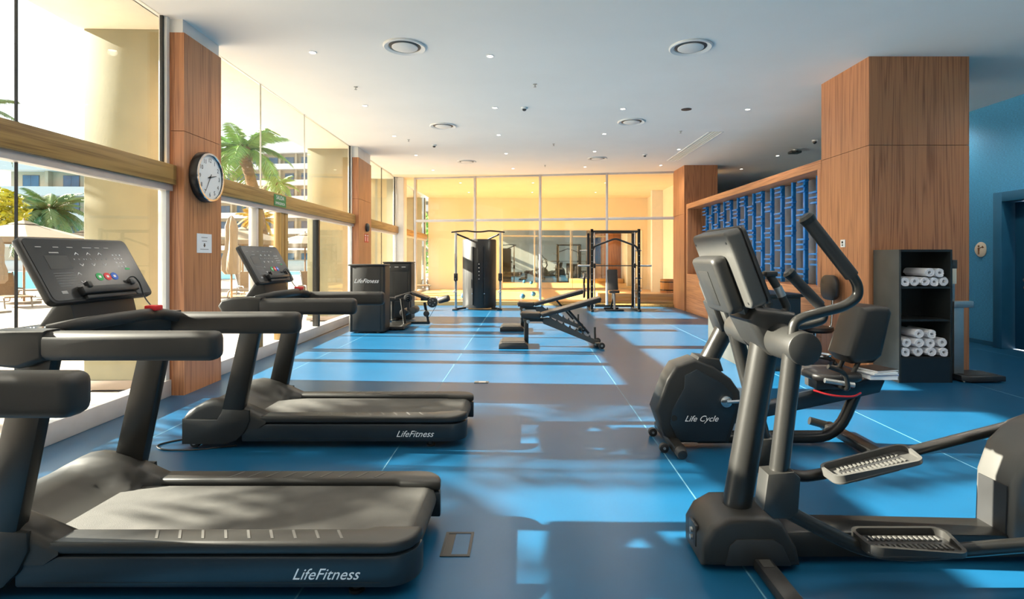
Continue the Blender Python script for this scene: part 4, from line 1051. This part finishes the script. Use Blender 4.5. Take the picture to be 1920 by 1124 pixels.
text('lettering', 'SALIDA', .085, M_logo, t, Matrix.Translation((0, .015, .0045)), 0, 'CENTER'); text('lettering', 'EMERGENCIA', .055, M_logo, t, Matrix.Translation((0, -.06, .0045)), 0, 'CENTER')
t = thing('emergency_light', 'small grey emergency lamp high on the far window pillar', 'lamp'); t.matrix_world = on_wall(12.75, 2.13)
MB().lathe([(.10, 0), (.10, .04), (.07, .07), (.004, .075)], (0, 0, 0), 20).build('housing', M_silver, t)
t = thing('fire_sign', 'pair of red and white fire signs on the far window pillar', 'sign'); t.matrix_world = on_wall(12.75, 1.88)
for x in (-.16, .03):
    p = MB().box(x, x + .14, -.10, .10, 0, .004).build('plate', M_red, t, smooth=False)
    MB().box(x + .05, x + .09, -.07, .03, .004, .005).build('pictogram', M_logo, p, smooth=False); MB().box(x + .02, x + .12, .05, .075, .004, .005).build('pictogram', M_logo, p, smooth=False)
t = thing('wall_switch', 'white thermostat switch on the wooden pillar', 'switch', (4.2, 7.22, 1.615))
MB().box(-.012, 0, -.05, .05, -.05, .05, .003).build('plate', M_white, t); MB().box(-.015, -.012, -.015, .02, .0, .03, .001).build('display', M_display, t); MB().box(-.016, -.012, -.015, .015, -.03, -.012, .001).build('button', M_silver, t)
t = thing('restroom_sign', 'cream rounded sign with a small figure on the blue wall', 'sign', (7.5, 8.98, 1.56))
MB().prism([(.115 * math.cos(a * PI / 16) * (1 + .06 * math.cos(3 * a * PI / 16)), .125 * math.sin(a * PI / 16)) for a in range(32)], -.014, 0, 'yz', .004).build('plaque', M_signcream, t)
fg = MB(); fg.prism([(.035 + .018 * math.cos(a * PI / 6), .055 + .018 * math.sin(a * PI / 6)) for a in range(12)], -.0165, -.014, 'yz')
for q in ([(.015, .03), (.055, .03), (.05, -.02), (.02, -.02)], [(.02, -.02), (.033, -.02), (.033, -.08), (.02, -.08)], [(.037, -.02), (.05, -.02), (.05, -.08), (.037, -.08)],
          [(.015, .03), (.015, .018), (-.045, .035), (-.045, .05)], [(-.045, .06), (-.03, .06), (-.04, .02), (-.07, .03)]):
    fg.prism(q, -.0165, -.014, 'yz')
fg.build('figure', M_pole, t)
# floor boxes
t = thing('floor_box', 'square floor socket cover with grey frame near the middle treadmill', 'floor socket', (-.345, 2.71, 0))
for (a, b, c_, d_) in ((-.072, .072, -.115, -.098), (-.072, .072, .098, .115), (-.072, -.058, -.098, .098), (.058, .072, -.098, .098)): MB().box(a, b, c_, d_, 0, .004).build('frame', M_tube, t, smooth=False)
MB().box(-.058, -.02, -.098, .098, 0, .0025).build('hinge_lid', M_tube, t, smooth=False); MB().box(-.018, .057, -.098, .098, 0, .002).build('lid', M_floor, t, smooth=False)
t = thing('floor_plate', 'small steel socket plate on the floor beyond the far treadmill', 'floor socket', (-.52, 6.22, 0))
MB().box(-.08, .08, -.05, .05, 0, .005, .001).build('plate', M_silver, t); MB().box(-.03, .05, -.03, .03, .005, .006).build('lid', M_steel, t, smooth=False)

# ================================================================== STUDIO ITEMS
for (px, py, Y, lb) in ((1000, 551, 18.4, 'blue exercise ball on the studio floor, the right one of the close pair'), (980, 559, 17.3, 'blue exercise ball on the studio floor, the left one of the close pair'), (869, 557, 17.5, 'blue exercise ball on the studio floor behind the cable tower')):
    t = thing('exercise_ball', lb, 'ball', (XC(px, Y), Y, .11), 0, 'blue balls in the studio')
    MB().ball((0, 0, .085), .085, 3).build('shell', M_ball, t, ang=80); MB().lathe([(.0862, -.006), (.0868, 0), (.0862, .006)], (0, 0, .085), 32).build('seam', M_bluekey, t)
t = thing('wooden_barrel', 'round wooden barrel basket on the studio step', 'basket', (XC(1253, 17.0), 16.95, .33))
stv = MB().prism([(-.035, 0), (.035, 0), (.043, .42), (-.043, .42)], .235, .255, 'xz').mesh('stave', M_barrel)
for k in range(20):
    o = link('stave', stv, t, rot=(0, 0, 2 * PI * k / 20))
MB().cyl((0, 0, .0), (0, 0, .03), .235, seg=20).build('bottom', M_barrel, t)
for z in (.09, .34): MB().lathe([(.262, z - .015), (.264, z - .015), (.264, z + .015), (.262, z + .015)], (0, 0, 0), 32).build('hoop', M_black, t)

# ================================================================== OUTSIDE: pool terrace
p = struct(MB().prism([(-75, 24), (-22.5, 24), (-19.5, 38), (-19, 56), (-75, 56)], -.02, -.005, 'xy').build('floor_pool', M_water, smooth=False), 'turquoise swimming pool')
def frond_mesh(name, l, w, m, droop, seed, n=34):
    rnd = random.Random(seed); b = MB(); bm = b.bm
    def P(t): return Vector((l * (t - .12 * t * t), 0, l * (.42 * t - droop * t * t)))
    b.tube([P(k / 8) for k in range(9)], [.035 * (1 - k / 9) + .006 for k in range(9)], 5)
    for k in range(n):
        t = .10 + .90 * k / (n - 1); q = P(t); d = (P(min(1, t + .02)) - P(t - .02)).normalized()
        ll = w * (.35 + .65 * math.sin(PI * min(1, .15 + t * .80))) * rnd.uniform(.85, 1.1)
        for s in (-1, 1):
            e = q + d * ll * .55 + Vector((0, s, -.45 - rnd.uniform(0, .3))).normalized() * ll
            wv = d * (.035 + .02 * rnd.random()) * (l / 2.5)
            mid = (q + e) / 2 + Vector((0, 0, ll * .08))
            v = [bm.verts.new(x) for x in (q - wv * .4, q + wv * .4, mid + wv, e, mid - wv)]
            bm.faces.new(v)
    return b.mesh(name, m, smooth=False)
FR = {k: [frond_mesh('frond', l, w, m, dr, i, 20 if k == 'sparse' else 34) for i, dr in enumerate((.45, .8, 1.15))] for k, (l, w, m) in
      {'sparse': (2.9, .62, M_frond), 'coco': (2.9, .75, M_frond), 'date': (2.5, .42, M_frond2), 'fan': (1.7, .45, M_frond3), 'tall': (2.2, .55, M_frond)}.items()}
def palm(kind, x, y, h, n, label, lean=(0, 0), r=.17, scale=1.0, seed=0):
    rnd = random.Random(seed)
    t = thing('palm_tree', label, 'palm tree', (x, y, -.02), 0, 'palm trees on the pool terrace')
    top = Vector((lean[0], lean[1], h))
    pts, rr = [], []
    for k in range(13):
        q = k / 12; pts.append((top.x * q * q, top.y * q * q, h * q)); rr.append(r * (1.15 - .3 * q) * (1 + .08 * (k % 2)))
    MB().tube(pts, rr, 10).build('trunk', M_trunk, t)
    MB().ball(top, r * 1.5, 2, (1, 1, 1.5)).build('crown_base', M_trunk, t)
    for k in range(n):
        a = 2.4 * k + rnd.uniform(-.2, .2); tier = k / n
        o = link('frond', FR[kind][0 if tier < .35 else (1 if tier < .7 else 2)], t)
        o.location = top + Vector((0, 0, .1)); o.rotation_euler = (rnd.uniform(-.15, .15), R(-38 + 62 * tier), a)
        s = scale * rnd.uniform(.9, 1.1); o.scale = (s, s, s)
    return t
palm('coco', XC(497, 24), 24, 6.0, 18, 'bright green coconut palm with thick trunk seen through the sliding door', (-.95, 0), .24, .80, 1)
palm('date', XC(92, 36), 36, 4.3, 34, 'bushy date palm in front of the hotel wing behind the umbrella', (0, 0), .3, 1.15, 2)
palm('tall', XC(524, 44), 44, 7.2, 16, 'slim palm standing just behind the coconut palm', (0, 0), .2, .68, 3)
palm('tall', XC(605, 46), 46, 5.8, 14, 'slim palm beside the cream fin wall in the second window bay', (0, 0), .17, .75, 4)
palm('fan', XC(482, 33), 33, 3.6, 16, 'short yellow leaved palm behind the folded umbrella', (0, 0), .13, .8, 5)
palm('date', XC(-85, 20), 20, 6.6, 22, 'palm whose frond tips reach in at the upper left edge', (0, 0), .22, .9, 9)
# palms to the left of the picture, their leaves dapple the sunlight on the floor
palm('sparse', -11.2, 4.3, 3.8, 11, 'coconut palm close to the building left of the picture, casting leaf shadows', (.3, 0), .2, 1.0, 6)
palm('sparse', -14.5, 1.2, 5.6, 11, 'coconut palm left of the picture, farther out on the terrace', (.3, -.2), .2, 1.0, 7)
palm('sparse', -11.5, -2.5, 4.4, 9, 'coconut palm left of the picture, level with the camera', (0, .2), .2, 1.0, 8)
def bush(x, y, z0, rx, rz, n, m, label, seed, ls=.16, trunk=True, cat='shrub'):
    rnd = random.Random(seed); t = thing('leafy_shrub', label, cat, (x, y, -.02))
    b = MB(); bm = b.bm
    for _ in range(n):
        u = Vector((rnd.gauss(0, 1), rnd.gauss(0, 1), rnd.gauss(0, 1))).normalized() * rnd.uniform(.55, 1) ** .6
        c = Vector((u.x * rx, u.y * rx, z0 + rz + u.z * rz))
        a = Vector((rnd.gauss(0, 1), rnd.gauss(0, 1), rnd.gauss(0, .6))).normalized(); d = a.cross(Vector((rnd.gauss(0, 1), rnd.gauss(0, 1), rnd.gauss(0, 1)))).normalized()
        s = ls * rnd.uniform(.6, 1.2)
        bm.faces.new([bm.verts.new(c + q) for q in (-a * s, d * s * .4, a * s, -d * s * .4)])
    o = b.build('foliage', m, t, smooth=False); o['kind'] = 'stuff'
    for k in range(3):
        MB().tube([(rnd.uniform(-.1, .1), rnd.uniform(-.1, .1), 0), (rnd.uniform(-.3, .3) * rx, rnd.uniform(-.3, .3) * rx, z0 + rz)], [.06, .03], 6).build('stem', M_trunk, t)
bush(XC(727, 24), 24, .1, 1.0, 2.1, 1800, M_leaf, 'dense green tree in the window bay before the corner column', 1)
bush(XC(2, 23.5), 23.5, 2.6, .9, .9, 700, M_leafy, 'bright yellow leaved bush at the left edge outside', 2, .22)
bush(XC(565, 15), 15, 0, .45, .22, 250, M_leaf, 'low green plants outside behind the far treadmill', 3, .10)
bush(XC(775, 40), 40, 0, 2.5, 2.4, 900, M_leaf, 'green shrub far beyond the corner of the terrace', 4, .3)
bush(XC(690, 55), 55, 0, 3.5, 3.0, 900, M_leaf, 'wide green hedge tree far across the terrace', 5, .35)

def umbrella(x, y, rad, zc, label, rot=0.0):
    t = thing('parasol', label, 'umbrella', (x, y, -.02), rot, 'open parasols by the pool')
    b = MB(); n = 8; apex = (0, 0, zc + rad * .28)
    ring = lambda r, z: [(r * math.cos(2 * PI * k / n), r * math.sin(2 * PI * k / n), z) for k in range(n)]
    A, B2, C2 = ring(rad * .25, zc + rad * .225), ring(rad, zc), ring(rad, zc - .16)
    for k in range(n):
        j = (k + 1) % n
        b.quad(apex, A[k], A[j]) if False else b.bm.faces.new([b.bm.verts.new(q) for q in (apex, A[k], A[j])])
        b.quad(A[k], B2[k], B2[j], A[j]); b.quad(B2[k], C2[k], C2[j], B2[j])
    bmesh.ops.remove_doubles(b.bm, verts=b.bm.verts[:], dist=.001)
    c = b.build('canopy', M_canvas, t, smooth=False)
    MB().lathe([(rad * .2, zc + rad * .25), (.03, zc + rad * .32), (.02, zc + rad * .36)], (0, 0, 0), 8).build('vent_cap', M_canvas, c, smooth=False)
    MB().cyl((0, 0, .05), (0, 0, zc + rad * .3), .032, seg=12).build('pole', M_pole, t)
    MB().box(-.3, .3, -.3, .3, 0, .08, .01).build('base', M_lframe, t)
    for k in range(n):
        q = B2[k]
        MB().tube([(0, 0, zc + rad * .2), (q[0] * .98, q[1] * .98, q[2] - .02)], .012, 5).build('rib', M_pole, t)
umbrella(XC(45, 17), 17, 1.75, 2.05, 'cream parasol with brown pole at the left edge over brown loungers')
umbrella(XC(160, 24), 24, 1.8, 2.1, 'cream parasol half hidden behind the first cream fin wall', .2)
umbrella(XC(455, 21.5), 21.5, 1.75, 2.1, 'cream parasol behind the folded one in the second bay', .1)
umbrella(XC(572, 27), 27, 1.8, 2.1, 'cream parasol right of the sliding door posts', .3)
umbrella(XC(610, 32), 32, 1.9, 2.4, 'cream parasol nearest the second fin wall, farther away', .0)
umbrella(XC(735, 30), 30, 1.7, 2.2, 'cream parasol behind the green tree by the corner column', .0)
def folded(x, y, label, sc):
    t = thing('folded_parasol', label, 'umbrella', (x, y, -.02)); t.scale = (sc, sc, sc)
    b = MB(); prof = [(.02, 2.95), (.10, 2.85), (.17, 2.6), (.15, 2.2), (.16, 1.9), (.24, 1.6), (.25, 1.25), (.16, 1.12)]
    n = 24; rings = [[b.bm.verts.new((r * (1 + .22 * math.cos(k * PI * .5 + i * .4)) * math.cos(2 * PI * k / n), r * (1 + .22 * math.cos(k * PI * .5 + i * .4)) * math.sin(2 * PI * k / n), z)) for k in range(n)] for i, (r, z) in enumerate(prof)]
    for i in range(len(rings) - 1):
        for k in range(n): b.bm.faces.new((rings[i][k], rings[i + 1][k], rings[i + 1][(k + 1) % n], rings[i][(k + 1) % n]))
    b.bm.faces.new(rings[0]); b.bm.faces.new(rings[-1])
    bmesh.ops.recalc_face_normals(b.bm, faces=b.bm.faces[:])
    b.build('folded_canopy', M_canvas, t)
    MB().cyl((0, 0, 0), (0, 0, 2.95), .03, seg=12).build('pole', M_pole, t); MB().box(-.28, .28, -.28, .28, 0, .07, .01).build('base', M_lframe, t)
    MB().lathe([(.16, 1.72), (.17, 1.75), (.16, 1.78)], (0, 0, 0), 20).build('tie_strap', M_canvas, t)
folded(XC(434, 15.0), 15.0, 'folded cream parasol right of the clock pillar', .88)
folded(XC(-4, 14.2), 14.2, 'folded cream parasol at the left edge of the picture', .68)
def make_lounger():
    t = thing('sun_lounger', '', 'lounger', (0, 0, 0), 0, 'brown loungers on the terrace')
    MB().box(-.95, .35, -.31, .31, .30, .34, .01).build('seat_mesh', M_rattan, t)
    MB().prism([(.32, .30), (.36, .34), (.78, .98), (.82, .95)], -.31, .31, 'xz', .01).build('backrest', M_rattan, t)
    for s in (-1, 1):
        MB().tube([(-1.0, s * .33, .32), (.36, s * .33, .32), (.82, s * .33, 1.0)], .025, 8, .05).build('side_frame', M_lframe, t)
        for x in (-.8, .3): MB().tube([(x, s * .30, .31), (x + .1 * (1 if x > 0 else -1), s * .30, 0)], .022, 8).build('leg', M_lframe, t)
        MB().tube([(-.1, s * .36, .33), (-.05, s * .36, .52), (.45, s * .36, .52)], .022, 8, .06).build('armrest', M_lframe, t)
    MB().tube([(.62, -.28, .72), (.85, -.28, .1), (.85, .28, .1), (.62, .28, .72)], .018, 8, .05).build('back_stay', M_lframe, t)
    return t
lg = make_lounger(); index_kids()
spots = [(14, 16.0, 2.6, 'brown mesh lounger at the left edge under the near parasol'), (98, 19.2, .5, 'brown mesh lounger turned away beside the near parasol pole'),
         (436, 15.6, .4, 'brown mesh lounger beneath the folded parasol by the pillar'), (478, 17.6, 2.4, 'brown mesh lounger next to the one under the folded parasol'),
         (595, 18.0, 2.2, 'brown mesh lounger by the second fin wall'), (640, 40, 1.0, 'far lounger across the pool, left one'), (585, 42, 1.2, 'far lounger across the pool, middle one'), (610, 44, 1.1, 'far lounger across the pool, rearmost one'),
         (785, 22.5, 1.9, 'brown mesh lounger outside the studio windows')]
for i, (px, Y, a, lb) in enumerate(spots):
    o = lg if i == 0 else copy_tree(lg)
    o.location = (XC(px, Y), Y, -.02); o.rotation_euler = (0, 0, a); o['label'] = lb

# ---- hotel buildings
def building(name, label, x, y, rz, width, floors, fh, bay, dark=False, z0=0.0, roof=True):
    t = thing(name, label, 'building', (x, y, 0), rz)
    MB().box(0, width, .9, 12, 0, floors * fh + (1.0 if roof else 0)).build('wall', M_bcream, t, smooth=False)
    nb = int(width / bay)
    fm = MB().box(-.95, .95, -.03, .03, 0, 2.15).mesh('window', M_bframe, False)
    gm = MB().box(-.90, -.02, -.05, -.03, .05, 2.1).box(.02, .90, -.05, -.03, .05, 2.1).mesh('pane', M_bglass, False)
    sm = MB().box(-.18, .18, -.75, 0, 0, fh - .3).mesh('divider', M_bcream, False)
    for f in range(floors):
        z = f * fh
        MB().box(-.2, width + .2, -.55, .9, z + fh - .32, z + fh).build('balcony_slab', M_bwhite, t, smooth=False)
        MB().box(-.2, width + .2, -.62, -.52, z + fh - .32, z + fh + .75).build('parapet', M_bwhite, t, smooth=False)
        for k in range(nb):
            w = link('window', fm, t, loc=(bay * (k + .5), .87, z + .12)); link('pane', gm, w)
            if k: link('divider', sm, t, loc=(bay * k, .9, z))
    if roof:
        MB().box(width * .12, width * .8, 3, 9, floors * fh + 1, floors * fh + 3).build('roof_block', M_bwhite, t, smooth=False)
building('hotel_block', 'white hotel block with balconies and blue windows behind the palms', XC(395, 112), 108, -.10, 50, 7, 3.15, 3.35)
building('hotel_wing', 'white hotel wing with dark windows behind the left parasol', XC(8, 64), 64, .06, 14.0, 4, 3.0, 4.6)
building('hotel_annex', 'low white hotel building far behind the corner of the terrace', XC(690, 90), 90, -.05, 26, 4, 3.1, 3.4)
struct(MB().box(-140, 30, 128, 130, -.3, 4).build('wall_garden', M_bcream, smooth=False), 'far cream garden wall')
t = thing('garden_wall', 'low white wall across the pool behind the loungers', 'wall', (0, 0, 0))
MB().box(-90, -18, 58, 58.4, -.02, 1.1).build('wall_body', M_bwhite, t, smooth=False); MB().box(-90, -18, 57.95, 58.45, 1.1, 1.18).build('coping', M_terrace, t, smooth=False)
